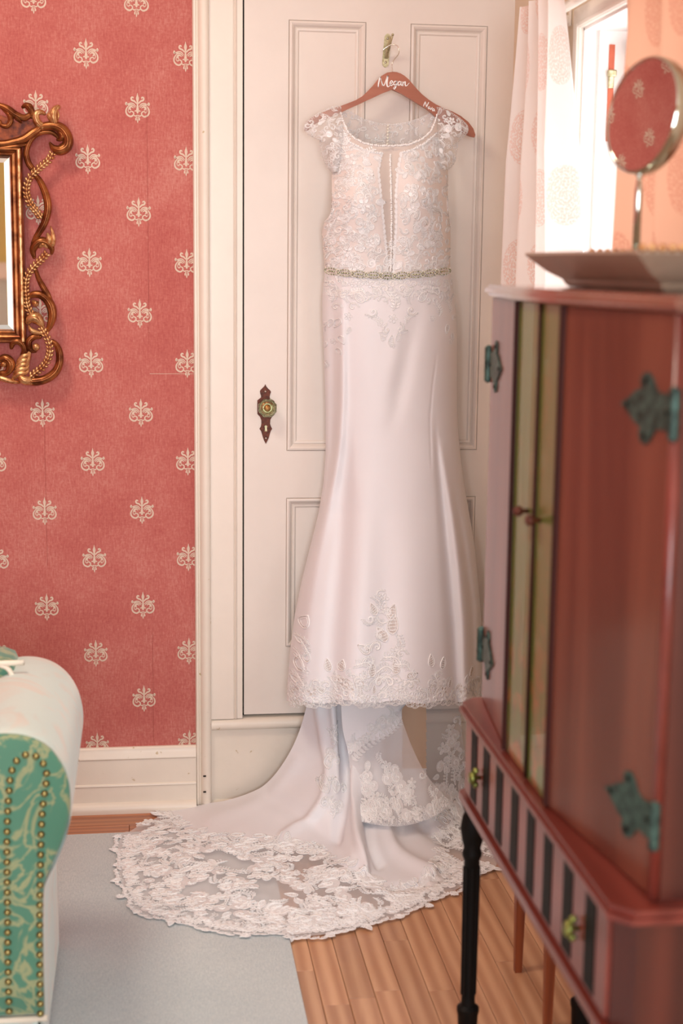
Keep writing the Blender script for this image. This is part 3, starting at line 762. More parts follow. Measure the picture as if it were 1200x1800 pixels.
# the turned-up back hem hanging in front of the lining, with its diagonal lace edge
flap_px = [[(598,1215,-.215),(602,1280,-.225),(612,1325,-.235),(616,1385,-.262),(612,1436,-.325)],[(625,1215,-.21),(628,1270,-.222),(634,1305,-.235),(642,1385,-.29),(650,1448,-.395)],
           [(655,1215,-.205),(658,1262,-.215),(664,1300,-.235),(684,1380,-.285),(706,1452,-.385)],[(690,1215,-.20),(692,1245,-.205),(690,1285,-.23),(722,1365,-.265),(762,1436,-.335)],[(712,1215,-.19),(714,1235,-.19),(706,1262,-.225),(742,1350,-.245),(792,1412,-.26)]]
A = [[tuple(h(*p)) for p in c] for c in flap_px]; rows = [cr(c, 14) for c in A]
rows2 = [cr([r[j] for r in rows], 12) for j in range(len(rows[0]))]
n = len(rows2[0]); V = [p for r in rows2 for p in r]; cut = 28
F = [(j*n+i, j*n+i+1, (j+1)*n+i+1, (j+1)*n+i) for j in range(len(rows2)-1) for i in range(n-1)]
Fa = [q for q in F if q[0]//n < cut]; Fb_ = [q for q in F if q[0]//n >= cut]
g = G(); g.add(*sub(V, Fa)); g.build('hem_facing', M['satin'], dress, smooth=True)
g = G(); g.add(*sub(V, Fb_)); g.build('tulle_overlay', M['tulle'], dress, smooth=True)
flap_bvh = BVHTree.FromPolygons([Vector(v) for v in V], F)

# lace -------------------------------------------------------------------
# each motif is a list of cords (points, radius) and a list of filled leaves, in units of about one
def m_scroll(turn=1.15, flip=1):
    q = np.linspace(0, turn*2*pi, 26); c = []
    for k in (1, .80):
        r = k*np.exp(-q*.26); c.append(([(flip*float(r_*cos(a)), float(r_*sin(a))) for r_, a in zip(r, q)], .075))
    q2 = np.linspace(.1, pi*.95, 7)
    for a in q2:   # small loops round the outside
        rr = np.exp(-a*.26)*1.13; cx, cy = rr*cos(a)*flip, rr*sin(a); b = np.linspace(0, 2*pi, 7)
        c.append(([(cx+.13*cos(t), cy+.13*sin(t)) for t in b], .045))
    c.append(([(flip*.16*cos(t), .16*sin(t)-.02) for t in np.linspace(0, 2*pi, 9)], .07))
    return c, [[(flip*.93*cos(t), .93*sin(t)) for t in np.linspace(0, 2*pi, 13)[:-1]]]
def m_leaf(L=1.5, w=.42, bend=.5, flip=1, hatch=True):
    def ax(t): return (flip*bend*t*t*.6, L*t)
    up_, dn = [], []
    for t in np.linspace(0, 1, 13):
        x_, y_ = ax(t); ww = w*sin(pi*t**.75)**.8 if 0 < t < 1 else 0; up_.append((x_+ww, y_)); dn.append((x_-ww, y_))
    ring = up_+dn[::-1]; c = [(ring, .07), ([(p[0]*.62+ax(.45)[0]*.38, p[1]*.62+ax(.45)[1]*.38) for p in ring], .035)]
    if hatch:
        for k in (3, 5, 7, 9): c.append(([up_[k], dn[k-1]], .026)); c.append(([dn[k], up_[k-1]], .026))
    return c, [ring]
def m_flower(n=5):
    c = []; fl = []
    for k in range(n):
        a = 2*pi*k/n; ring = [(.56*cos(a)+.34*cos(t)*cos(a)-.26*sin(t)*sin(a), .56*sin(a)+.34*cos(t)*sin(a)+.26*sin(t)*cos(a)) for t in np.linspace(0, 2*pi, 10)]
        c.append((ring, .06)); fl.append(ring)
    c.append(([(.2*cos(t), .2*sin(t)) for t in np.linspace(0, 2*pi, 9)], .07)); return c, fl
def m_frond(flip=1):
    """S-stem with leaflets"""
    c = []; fl = []; st = [(flip*.35*sin(t*4.2), -1+2*t) for t in np.linspace(0, 1, 14)]; c.append((st, .06)); c.append(([(x_+.09, y_) for x_, y_ in st], .045))
    for k in range(2, 13, 2):
        x_, y_ = st[k]
        for s in (-1, 1):
            a = s*1.0; ring = [(x_+s*.09+sin(a)*(.26+.24*cos(t))+.10*sin(t)*cos(a), y_+cos(a)*(.26+.24*cos(t))-.10*sin(t)*sin(a)) for t in np.linspace(0, 2*pi, 8)]
            c.append((ring, .04)); fl.append(ring)
    return c, fl
def m_scallop():
    c = [([(cos(t), .75*sin(t)) for t in np.linspace(-.2, pi+.2, 13)], .07), ([(.76*cos(t), .55*sin(t)) for t in np.linspace(-.2, pi+.2, 11)], .04)]
    for a in np.linspace(.5, pi-.5, 4): c.append(([(.76*cos(a), .55*sin(a)), (cos(a), .75*sin(a))], .03))
    c.append(([(.4*cos(t), .12+.3*sin(t)) for t in np.linspace(0, 2*pi, 9)], .05)); return c, [[(.98*cos(t), .73*sin(t)) for t in np.linspace(0, pi, 11)]]
MOT = {'s': m_scroll, 'S': lambda: m_scroll(flip=-1), 'l': m_leaf, 'L': lambda: m_leaf(flip=-1), 'f': m_flower, 'r': m_frond, 'R': lambda: m_frond(-1), 'c': m_scallop, 'p': lambda: m_leaf(1.2, .5, .2)}
class Lace:
    def __init__(s, bvh, frame, off=.0008, rmul=1.0): s.c = G(); s.f = G(); s.bvh = bvh; s.frame = frame; s.off = off; s.rm = rmul; s.solid = False; s.mat = None
    def pt(s, u, w, extra=0):
        if s.frame == 'h': o, d = Vector((u, -3, w)), Vector((0, 1, 0))
        else: o, d = Vector((u, w, 1.0)), Vector((0, 0, -1))
        r = s.bvh.ray_cast(o, d, 6)
        if r[0] is None:
            return Vector((u, w, ground(u, w)+s.off+extra+.001)) if s.frame == 'f' else None
        n = r[1]; n = n if n.dot(d) < 0 else -n
        return r[0]+n*(s.off+extra)
    def center(s, px, py):
        d = ray(px, py).normalized(); r = s.bvh.ray_cast(CAM, d, 9)
        if r[0] is None:
            return None
        p = r[0]; return (p.x, p.z) if s.frame == 'h' else (p.x, p.y)
    def put(s, kind, c, size, rot=0, fill=True):
        if c is None: return
        cords, fills = MOT[kind](); ca, sa = cos(rot), sin(rot)
        def tr(p): return (c[0]+size*(p[0]*ca-p[1]*sa), c[1]+size*(p[0]*sa+p[1]*ca))
        for pts, r in cords:
            q = []
            last = None
            for p in pts:
                t = s.pt(*tr(p))
                if t is None or (last and (t-last).length > max(.03, size*1.2)):
                    if len(q) > 1: s.c.tube(q, r*size*s.rm, 3, caps=False)
                    q = []; last = None; continue
                q.append(t); last = t
            if len(q) > 1: s.c.tube(q, r*size*s.rm, 3, caps=False)
        if fill:
            for ring in fills:
                q = [s.pt(*tr(p), -.0004) for p in ring]
                if any(t is None for t in q): continue
                if max((a-b).length for a, b in zip(q, q[1:])) > size*1.3: continue
                m = sum(q, Vector())/len(q); s.f.add([m]+q, [(0, i, i+1) for i in range(1, len(q))]+[(0, len(q), 1)])
    def px(s, kind, px, py, size_px, rot=0, fill=True, mm=.00150): s.put(kind, s.center(px, py), size_px*mm, radians(rot), fill)
    def build(s, name, label=None, parent=None):
        o = s.c.build(name, M['lace'], parent or dress, smooth=True, label=label)
        o['kind'] = 'stuff'
        if s.f.v: s.f.build(name+'_filling', M[s.mat or ('lace_solid' if s.solid else 'lace_fill')], o, kind='stuff')
        return o
def obvh(*obs):
    V = []; F = []
    for o in obs:
        w = wloc(o); b = len(V); V += [v.co+w for v in o.data.vertices]; F += [tuple(i+b for i in p.vertices) for p in o.data.polygons]
    return BVHTree.FromPolygons(V, F)
R2 = random.Random(11)
# bodice lace: dense all over the cups and sides
body_bvh = obvh(bodice, skirt, yoke)
L = Lace(body_bvh, 'h', .0009, 1.0); L.solid = True; grid = []
for _ in range(5200):
    px, py = R2.uniform(562, 798), R2.uniform(210, 482); l, r = sil(py)
    if not (l+3 < px < r-3) or py < yoke_line(px)+4 or in_centre(px-9, py) or in_centre(px+9, py): continue
    if py < 300 and (px < 586 or px > 782): continue
    if all((px-a)**2+(py-b)**2 > 9.5**2 for a, b in grid): grid.append((px, py))
for px, py in grid:
    kk = R2.choice('sSsSflLrRp'); L.px(kk, px, py, R2.uniform(8, 13), R2.uniform(0, 360), R2.random() < (.08 if kk in 'sS' else .55))
for sx in (1, -1):     # scalloped edges beside the sheer panel
    for py in range(272, 480, 9):
        lx = np.interp(py, [262, 300, 340, 400, 440, 480], [671, 664, 668, 674, 678, 680]) if sx > 0 else np.interp(py, [262, 300, 340, 400, 440, 480], [707, 700, 697, 697, 694, 692])
        L.px('c', lx-sx*1, py, 5.2, -90*sx)
for px in range(606, 768, 7):
    if 671 < px < 707: continue
    L.px('c', px, yoke_line(px)+3, 4.6, 0+(-25 if px < 640 else 25 if px > 735 else 0))
L.build('bodice_lace')
# peplum lace under the belt, running to a point at the centre front
L = Lace(body_bvh, 'h', .0009, 1.0); L.solid = True
pep = [('s',690,500,11,0),('S',676,508,12,20),('s',706,508,12,-20),('L',668,520,14,30),('l',712,520,14,-30),('r',690,530,16,0),('s',655,548,12,200),('S',722,545,12,-200),('l',640,530,15,60),('L',735,528,15,-60),
       ('f',690,560,9,0),('l',688,608,12,10),('s',680,580,10,90),('S',702,578,10,-90),('L',698,600,11,-20),('f',690,606,7,0),('p',676,598,9,40),('r',664,566,10,30),('R',718,560,10,-30),('l',702,586,10,-60),('L',680,590,10,60),
       ('r',630,515,13,70),('R',750,512,13,-70),('s',620,540,10,0),('f',612,556,8,0),('l',616,575,9,160),('s',604,520,11,40),('S',768,515,11,0),('r',770,545,11,10),('f',760,560,7,0),('l',596,560,11,170),('L',598,590,10,190),('s',590,540,9,0),
       ('r',582,520,11,0),('l',582,560,10,180),('f',586,600,6,0),('L',594,612,8,185),('s',575,500,9,0),('S',787,505,9,0),('r',790,540,11,0),('l',786,570,11,185),('L',795,585,9,175),('f',792,600,6,0),('s',797,560,8,0),
       ('l',572,600,8,180),('R',570,575,9,0),('r',571,640,7,0)]
for k, a, b, c_, d_ in pep: L.px(k, a, b, c_, d_, k in 'rR')
for px in range(574, 796, 11):
    L.px(R2.choice('sSf'), px, 496+R2.uniform(-2, 4), 8, R2.uniform(0, 360), False); L.px(R2.choice('rRlL'), px+4, 509+R2.uniform(-3, 5), 8, R2.uniform(90, 270), False); L.px(R2.choice('sSrR'), px+2, 521+R2.uniform(-3, 9)-abs(px-690)*.02, 7.5, R2.uniform(0, 360), False)
L.build('waist_lace')
# yoke back lace, buttons
L = Lace(obvh(bback_o), 'h', .0009, 1.0)
for px in range(604, 762, 8): L.px('c', px, nb_top(px)+3, 4.6, 0)
gg = []
for _ in range(700):
    px, py = R2.uniform(604, 762), R2.uniform(203, 262)
    if py > nb_top(px)+8 and py < 255 and all((px-a)**2+(py-b)**2 > 11**2 for a, b in gg): gg.append((px, py))
for px, py in gg: L.px(R2.choice('sSflLr'), px, py, R2.uniform(6, 8.5), R2.uniform(0, 360), False)
L.build('back_lace')
g = G()
for k in range(7):
    p = h(682-.2*k, 221+k*5.4, -.058); g.ball(p, .0036, n=8, m=5)
g.build('button_row', M['pearl'], dress, smooth=True, kind='stuff')
# neckline cord and centre beading
def bead_line(pts, rad, step, mat, name, jitter=0):
    g = G(); acc = 0; prev = None
    for p in pts:
        if prev is not None and (p-prev).length < step: continue
        g.ball(p+Vector((R2.uniform(-1, 1), 0, R2.uniform(-1, 1)))*jitter, rad*R2.uniform(.8, 1.2), n=7, m=4); prev = p
    return g.build(name, mat, dress, smooth=True, kind='stuff')
nl = [at_y(px, top_edge(px)+.5, body_y(px, top_edge(px))-.003) for px in np.linspace(599, 769, 300)]
bead_line(nl, .0028, .0042, M['lace'], 'neckline_trim', .0008)
yl = [at_y(px, yoke_line(px)+1, body_y(px, yoke_line(px))-.003) for px in list(np.linspace(604, 671, 120))+list(np.linspace(707, 766, 120))]
bead_line(yl, .0026, .006, M['lace'], 'yoke_trim', .0012)
cl = [at_y(px, py, body_y(px, py)-.003) for py, px in [(q, 686.5+1.2*sin(q*.02)) for q in np.linspace(272, 478, 260)]]
bead_line(cl, .0027, .0046, M['lace'], 'centre_trim', .0007)
# cap sleeve lace
for cp, ol, sgn_ in ((caps[0], capL, 1), (caps[1], capR, -1)):
    L = Lace(obvh(cp), 'h', .0009, 1.0)
    oc = cr(ol, 5)
    for p in oc[2:-3:2]:
        cx, cy = (580, 235) if sgn_ > 0 else (785, 235); a = atan2(-(p[1]-cy), p[0]-cx)
        L.px('c', lerp(p[0], cx, .06), lerp(p[1], cy, .06), 5.4, math.degrees(a)-90)
    gg = []
    for _ in range(900):
        px, py = (R2.uniform(540, 602), R2.uniform(190, 300)) if sgn_ > 0 else (R2.uniform(766, 820), R2.uniform(190, 298))
        if all((px-a)**2+(py-b)**2 > 8.2**2 for a, b in gg): gg.append((px, py))
    for px, py in gg: L.px(R2.choice('sSfrRlL'), px, py, R2.uniform(6, 8), R2.uniform(0, 360), R2.random() < .35)
    L.solid = True; L.build('sleeve_lace')
# beaded belt ------------------------------------------------------------
def belt_py(px): return np.interp(px, [570, 600, 640, 690, 740, 792], [475, 479.5, 483, 485.5, 482, 475.5])
def bpt(px, dy=0, o=.006): py = belt_py(px)+dy; return at_y(px, py, body_y(min(max(px, 573), 789), 480)-o)
g = G(); V = []; F = []
xsb = np.linspace(571, 792, 60)
for px in xsb: V += [bpt(px, -6, .003), bpt(px, 6, .003)]
g.add(V, [(2*i, 2*i+1, 2*i+3, 2*i+2) for i in range(59)]); belt = g.build('belt', M['bodice'], dress, smooth=True, label='narrow waist belt of linked crystals')
for k, px in enumerate(np.linspace(582, 780, 9)):
    g = G(); w = 11.5
    for t in np.linspace(0, 2*pi, 17)[:-1]: g.ball(bpt(px+w*cos(t), 5.4*sin(t)), .0024, n=7, m=4)
    for dx in (-4.5, 0, 4.5): g.ball(bpt(px+dx, 0, .007), .0030, (1.5, .7, .8), n=8, m=5)
    g.build('crystal_link', M['crystal'], belt, smooth=True)
    if k < 8:
        g = G()
        for dx, dy in ((9.5, -3), (9.5, 3), (12.4, 0), (12.4, -5), (12.4, 5), (15.3, -3), (15.3, 3)): g.ball(bpt(px+dx, dy), .0022, n=7, m=4)
        g.build('pearl_cluster', M['pearl'], belt, smooth=True)
# hem lace of the front
hem_bvh = obvh(skirt)
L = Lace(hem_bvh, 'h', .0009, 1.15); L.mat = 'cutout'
# a skirt extended below its edge gives the scallops something to lie on
ext = G()
def ext_fn(u, t): 
    px0 = lerp(503, 846, u); py = hem(px0)-4+t*26; l, r = sil(1240); px = lerp(l, r, u); return at_y(px, py, body_y(px, 1236))
V, F = grid_patch(np.linspace(0, 1, 120), [0, .5, 1], ext_fn); V2 = [Vector(v) for v in V]
w_ = wloc(skirt); VV = [v.co+w_ for v in skirt.data.vertices]+V2; FF = [tuple(p.vertices) for p in skirt.data.polygons]+[tuple(i+len(skirt.data.vertices) for i in q) for q in F]
L.bvh = BVHTree.FromPolygons(VV, FF)
for px in np.arange(508, 845, 8.5):
    e = hem(px)+2.5*sin(px*.21); L.px('c', px, e+2, 7, 180+R2.uniform(-22, 22), False)
for px in np.arange(510, 843, 11):
    e = hem(px); L.px(R2.choice('fsS'), px, e-8+R2.uniform(-3, 3), R2.uniform(9.5, 12), R2.uniform(0, 360), False); L.px(R2.choice('rRlLf'), px+5, e-20+R2.uniform(-4, 4), R2.uniform(9, 11.5), R2.uniform(-50, 50), R2.random() < .4)
    if R2.random() < .75: L.px(R2.choice('sSrRl'), px, e-32+R2.uniform(-5, 4), R2.uniform(8, 10), R2.uniform(-60, 60), R2.random() < .5)
    if R2.random() < .35: L.px(R2.choice('sSlL'), px, e-44+R2.uniform(-5, 4), R2.uniform(8, 10), R2.uniform(-60, 60), False)
cf = [('s',667,1045,9,30),('f',674,1052,9,0),('r',662,1058,10,20),('f',674,1070,11,0),('l',662,1080,13,40),('S',682,1078,9,0),('s',650,1088,12,180),('R',668,1090,11,70),('l',686,1090,16,-5),('l',690,1115,20,5),('L',678,1128,17,20),
      ('s',668,1118,11,60),('S',662,1138,13,30),('l',650,1146,14,70),('s',645,1140,9,0),('f',694,1146,9,0),('r',700,1130,12,-15),('r',690,1160,14,60),('s',705,1150,10,0),('S',650,1165,12,0),('r',640,1170,13,70),('l',655,1190,14,10),
      ('L',695,1185,14,-10),('s',666,1200,13,0),('S',684,1200,13,0),('r',708,1172,12,60),('l',715,1192,12,-60),('f',640,1190,10,0),('s',628,1198,10,0),('S',720,1205,10,0),('r',675,1178,14,90),('f',675,1218,9,0)]
side = [('l',533,1104,15,-5),('s',527,1126,11,0),('r',534,1140,12,0),('S',520,1150,11,0),('l',540,1165,12,10),('L',524,1178,15,-15),('f',536,1180,8,0),('s',519,1195,11,0),('r',528,1200,11,0),
        ('l',580,1180,13,25),('L',596,1178,12,-30),('s',590,1195,9,0),('r',586,1206,12,0),('S',575,1205,9,0),('f',600,1208,8,0),
        ('l',760,1172,13,20),('L',776,1176,12,-25),('s',768,1188,9,0),('r',766,1200,12,0),('f',758,1204,8,0),('S',780,1202,9,0),('p',828,1188,12,0),('r',833,1206,10,0),('s',822,1205,9,0)]
for k, a, b, c_, d_ in cf+side: L.px(k, a, b, c_*1.12, d_, k in 'lLp')
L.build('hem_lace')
# the grey fillings paint in the shade seen through the lace openings
# lace on the hanging back pieces
L = Lace(flap_bvh, 'h', .0009, 1.0)
edge = cr([(710,1258),(700,1272),(686,1284),(668,1296),(650,1308),(634,1320),(624,1332)], 5)
for p in edge[::2]:
    L.px('c', p[0], p[1], 6.5, 140); L.px(R2.choice('fsSlr'), p[0]-9, p[1]-9, 8.5, R2.uniform(0, 360))
    if R2.random() < .6: L.px(R2.choice('rRsS'), p[0]-20, p[1]-14, 8, R2.uniform(0, 360))
for p in cr([(616,1428),(650,1440),(706,1445),(760,1430),(790,1408),(770,1385),(744,1350),(722,1300),(712,1262)], 8)[::2]:
    L.px('c', p[0], p[1], 6.5, R2.uniform(150, 210)); L.px(R2.choice('fsSr'), p[0]-5, p[1]-8, 8, R2.uniform(0, 360))
for _ in range(60):
    px, py = R2.uniform(625, 770), R2.uniform(1325, 1440)
    if py > 1262+(712-px)*.9: L.px(R2.choice('sSrRfl'), px, py, R2.uniform(8, 12), R2.uniform(0, 360))
L.build('overlay_lace')
L = Lace(train_bvh, 'h', .0012, 1.0)
for k, a, b, c_, d_ in [('r',585,1300,15,0),('s',580,1325,11,0),('S',592,1340,12,0),('l',578,1352,15,10),('R',590,1290,14,10),('l',575,1395,16,15),('L',590,1395,16,-15),('s',565,1385,11,0),('S',602,1388,11,0),('f',583,1372,9,0),('r',583,1420,15,0),('s',570,1412,10,0),('S',596,1418,10,0),
                        ('s',514,1300,9,0),('r',507,1318,10,-15),('f',520,1290,6,0)]: L.px(k, a, b, c_, d_)
gg = []
for _ in range(1500):
    px, py = R2.uniform(742, 822), R2.uniform(1246, 1410)
    if px > 812-(py-1246)*.38-12*sin(py*.03) and all((px-a)**2+(py-b)**2 > 11**2 for a, b in gg): gg.append((px, py))
for px, py in gg: L.px(R2.choice('sSrRflL'), px, py, R2.uniform(9, 13), R2.uniform(0, 360))
L.build('back_panel_lace')
# train lace on the floor, laid out on the floor plan
L = Lace(train_bvh, 'f', .0014, 1.0)
edgeP = [Vector(T[i, NR]) for i in range(0, NC+1)]; 
# outward walk along the edge
d_acc = 0; out = []
for a, b in zip(edgeP, edgeP[1:]):
    seg = (b-a).length; t = 0
    while d_acc+ (seg-t) >= .019:
        t += .019-d_acc; d_acc = 0; p = a.lerp(b, t/seg); tn = (b-a).normalized(); out.append((p, tn))
    d_acc += seg-t
ctr = Vector((.45, -.25, 0))
for k, (p, tn) in enumerate(out):
    nrm = Vector((tn.y, -tn.x, 0)); 
    if nrm.dot(p-ctr) < 0: nrm = -nrm
    ang = atan2(nrm.y, nrm.x)-pi/2
    # scallops hang slightly over the edge, so give them the floor to lie on
    q = p-nrm*(.002-.007*sin(k*.55)-.004*sin(k*1.7)); L.put('c', (q.x, q.y), .0125, ang+R2.uniform(-.3, .3))
    if k % 5 == 0: q = p+nrm*(.006+.006*sin(k)); L.put('l', (p.x, p.y), .014+.004*sin(k*3), ang+R2.uniform(-.7, .7)); L.put('s', (q.x, q.y), .012, ang)
    q = p-nrm*.024; L.put(R2.choice('fsSfp'), (q.x, q.y), R2.uniform(.015, .020), R2.uniform(0, 6.3))
    q = p-nrm*.045; L.put(R2.choice('rRlLsS'), (q.x, q.y), R2.uniform(.013, .018), ang+R2.uniform(-.9, .9))
    if k % 2 == 0: q = p-nrm*.068; L.put(R2.choice('sSrRf'), (q.x, q.y), R2.uniform(.013, .018), R2.uniform(0, 6.3))
gg = []
tri = 0
xs_ = T[:, :, 0]; ys_ = T[:, :, 1]
for _ in range(26000):
    i = R2.randrange(NC+1); j = R2.randrange(int(NR*.55), NR-8); px, py = P2[i, j]; p = T[i, j]
    if not (py > satin_lim(px)-6) or p[2] > .1: continue
    clump = sin(p[0]*31+2*sin(p[1]*17))+sin(p[1]*37+p[0]*11)
    near = abs(py-satin_lim(px)) < 16
    sp = .019 if near else (.0205 if clump > -.2 else .030)
    if clump < -.95 and not near: continue
    if all((p[0]-a)**2+(p[1]-b)**2 > sp*sp for a, b in gg):
        gg.append((p[0], p[1])); L.put(R2.choice('sSsSrRrRflL'), (p[0], p[1]), R2.uniform(.018, .026), R2.uniform(0, 6.3))
L.build('train_lace')

# ------------------------------------------------------------------ hanger
hx = at_y(690, 126, -.075)
hanger = thing('coat_hanger', 'reddish brown wooden hanger with white name lettering, holding the gown', 'hanger', (hx.x, hx.y, hx.z))
hang_px = [(690,126),(697,126.5),(704,129),(711,133),(718,139),(725,147.5),(733,157),(742,166),(753,175),(766,183.5),(780,190),(795,196),(810,204),(823,214),(832,226),(835.5,237),(834,241.5),(827,240),(815,235),(800,227.5),(785,219),(770,209.5),(760,200),(748,190.5),(735,183),(720,173.5),(705,164.5),(689,156),
           (675,162.5),(660,169.5),(645,176.5),(630,183.5),(615,190),(600,197),(585,203.5),(570,210),(555,217),(545,224),(540,230),(536,230),(534.5,224),(538,214),(550,205),(565,198),(580,192),(595,187.5),(610,182),(625,176),(637,169),(647,161),(655,151),(663,141),(671,133),(680,127.5)]
g = G(); bm = bmesh.new(); HY = -.068
fr = [bm.verts.new(at_y(px, py, HY-.006)) for px, py in hang_px]; bk = [bm.verts.new(at_y(px, py, HY-.006)+Vector((0, .012, 0))) for px, py in hang_px]
n = len(fr); fa = bm.faces.new(fr); fb2 = bm.faces.new(bk[::-1])
for i in range(n): bm.faces.new((fr[i], bk[i], bk[(i+1) % n], fr[(i+1) % n]))
bmesh.ops.bevel(bm, geom=[e for e in fa.edges]+[e for e in fb2.edges], offset=.0016, segments=2, affect='EDGES'); g.bm(bm)
g.build('hanger_body', M['hanger'], hanger)
g = G(); wy = HY
wp = [(689,128,wy),(689,118,wy),(689.3,111,wy),(693,104,wy+.001),(699,97,wy+.002),(701.3,90,wy+.004),(699,82,wy+.007),(694,78.5,wy+.01),(688,78.6,wy+.014),(683,80.5,wy+.016),(677,84.5,wy+.018),(672.5,88.5,wy+.020)]
g.tube(cr([tuple(at_y(*p)) for p in wp], 6), .0012, 8); g.build('hanger_hook', M['wire'], hanger, smooth=True)
# lettering: brush script strokes (photograph pixels), each a flat ribbon of changing width
HF = HY-.0066
MEG = [
 [(664.5,152.5,.9),(665,147,1.1),(666.5,140,1.2),(668,135.5,.8)],
 [(668,135.5,.6),(669.5,140,.6),(670.5,145,.6),(672,150,.8)],
 [(668.2,137,.5),(670.0,142,.5),(674,150.5,.7),(677.5,143,.8),(680.5,135,1.0),(681.5,133.5,.8)],
 [(681.5,133.5,.8),(680.6,139,1.2),(679.6,146,1.3),(680.5,151.6,1.1),(683,152.2,.6),(685.5,149,.5)],
 [(684.5,148.5,.5),(688,146.3,.6),(689.6,143.4,.8),(687.8,141.8,.7),(685.6,144.8,.9),(685.7,148.8,1.0),(688.2,150.2,.8),(691.5,147,.5)],
 [(696.6,143.6,.6),(694,142.8,.8),(691.8,145.6,.9),(692.4,149,.9),(695,148.6,.7),(697,144,.7)],
 [(697.4,142.8,.8),(696.4,148,1.1),(695.0,153.5,1.0),(692.8,156.6,.7),(691.4,154.8,.5),(694,152,.5),(699,148.6,.5)],
 [(704.2,144.2,.6),(701.6,143.2,.8),(699.4,146,.9),(700,149.6,.9),(702.6,148.8,.7),(704.6,144.2,.7)],
 [(704.8,143.6,.8),(704.2,148,1.0),(705.4,150,.7),(707.6,147.4,.5)],
 [(708,144,.9),(707.6,150.4,1.1)],[(707.8,148,.5),(710,144.6,.6),(712,143.8,.9),(711.8,147.4,1.1),(712.6,150.8,.9),(715.5,150,.6),(718,146.6,.4),(719.2,146,.4)]]
NOV = [[(744.2,186.4,.8),(745.6,182.4,.8),(747.4,178.6,.7)],[(747.4,178.6,.5),(748.3,183,.6),(749.2,188.6,.7)],[(749.2,188.6,.7),(751.2,184,.7),(753,180.2,.7)],
 [(753.4,187.2,.5),(752.2,189.4,.7),(753.6,191.4,.7),(755.2,189.6,.6),(754.4,187.2,.5)],[(755.4,188.6,.5),(756.8,192.6,.7),(759.4,188.6,.5)],
 [(762.6,191.6,.6),(760.6,191.0,.6),(759.6,193.6,.7),(761.2,195,.6),(763,191.4,.6),(763.2,194.6,.7),(764.4,195.4,.4)]]
def script(strokes, name, parent, dz=0):
    g = G()
    for st in strokes:
        P_ = cr([(a, b, c) for a, b, c in st], 5) if len(st) > 2 else st; V = []; F = []
        for i, (a, b, w) in enumerate(P_):
            p0 = P_[max(0, i-1)]; p1 = P_[min(len(P_)-1, i+1)]; dx, dy = p1[0]-p0[0], p1[1]-p0[1]; l = math.hypot(dx, dy) or 1; nx, ny = -dy/l, dx/l; w *= 1.0
            for sg in (1, -1): V.append(at_y(a+sg*nx*w, b+sg*ny*w, HF))
            for sg in (1, -1): V.append(at_y(a+sg*nx*w, b+sg*ny*w, HF)-Vector((0, .0005, 0)))
        for i in range(len(P_)-1):
            q = 4*i; F += [(q+2, q+3, q+7, q+6), (q, q+2, q+6, q+4), (q+1, q+5, q+7, q+3)]
        g.add(V, F)
        for e in (P_[0], P_[-1]): g.lathe([(e[2]*.0015, 0), (e[2]*.0015, .0005)], at_y(e[0], e[1], HF), (0, -1, 0), 8)
    return g.build(name, M['white_vinyl'], parent)
script(MEG, 'lettering', hanger); script(NOV, 'lettering', hanger)

# ------------------------------------------------------------------ wall mirror
MY = -.03
mirror = thing('wall_mirror', 'ornate carved gilt framed mirror hanging on the red wallpaper', 'mirror', (-.55, 0, 1.19))
MXC = -.55
def mp(px, py, y=MY): p = at_y(px, py, y); return (p.x, p.y, p.z)
class Sym(G):
    """adds every shape twice, mirrored about the mirror's own centre line"""
    def add(s, vs_, fs):
        vs_ = [tuple(v) for v in vs_]; G.add(s, vs_, fs); G.add(s, [(2*MXC-v[0], v[1], v[2]) for v in vs_], [tuple(reversed(f_)) for f_ in fs]); return s
def wz(py, y=MY, px=20): return at_y(px, py, y).z
gz0, gz1 = wz(582), wz(275); gx = at_y(21, 400, MY).x; ox = at_y(42, 400, MY).x; oz0, oz1 = wz(603), wz(262)
# glass with a bevelled edge
b1 = .016; V = [(2*MXC-gx, MY, gz0), (gx, MY, gz0), (gx, MY, gz1), (2*MXC-gx, MY, gz1), (2*MXC-gx+b1, MY-.003, gz0+b1), (gx-b1, MY-.003, gz0+b1), (gx-b1, MY-.003, gz1-b1), (2*MXC-gx+b1, MY-.003, gz1-b1)]
g = G(); g.add(V, [(0,1,5,4),(1,2,6,5),(2,3,7,6),(3,0,4,7),(4,5,6,7)]); g.build('mirror_glass', M['mirror'], mirror)
g = G()
prof = [(0, -.002), (0, -.012), (.003, -.013), (.006, -.009), (.012, -.008), (.016, -.010), (.020, -.020), (.024, -.0245), (.029, -.024), (.0325, -.016), (.0325, .024)]
xi0, xi1 = 2*MXC-gx, gx; V = []; F = []; sc = (ox-gx)/.0325
for d, y in prof: d *= sc; V += [(xi0-d, MY+y, gz0-d), (xi1+d, MY+y, gz0-d), (xi1+d, MY+y, gz1+d*.7), (xi0-d, MY+y, gz1+d*.7)]
for i in range(len(prof)-1):
    for k in range(4): F.append((4*i+k, 4*i+(k+1) % 4, 4*i+4+(k+1) % 4, 4*i+4+k))
g.add(V, F); g.build('frame', M['gold'], mirror)
for sd in (1, -1):
    xx = ox-.0075 if sd > 0 else 2*MXC-ox+.0075
    g = G(); g.tube([(xx, MY-.022, gz0-.026), (xx, MY-.022, gz1+.016)], .0052, 10); g.build('frame_bead', M['gold_pale'], mirror, smooth=True, auto=50)
g = G(); g.box((xi0-.02, MY+.001, gz0-.02), (xi1+.02, -.001, gz1+.02)); g.build('backing_board', M['darkwood'], mirror)
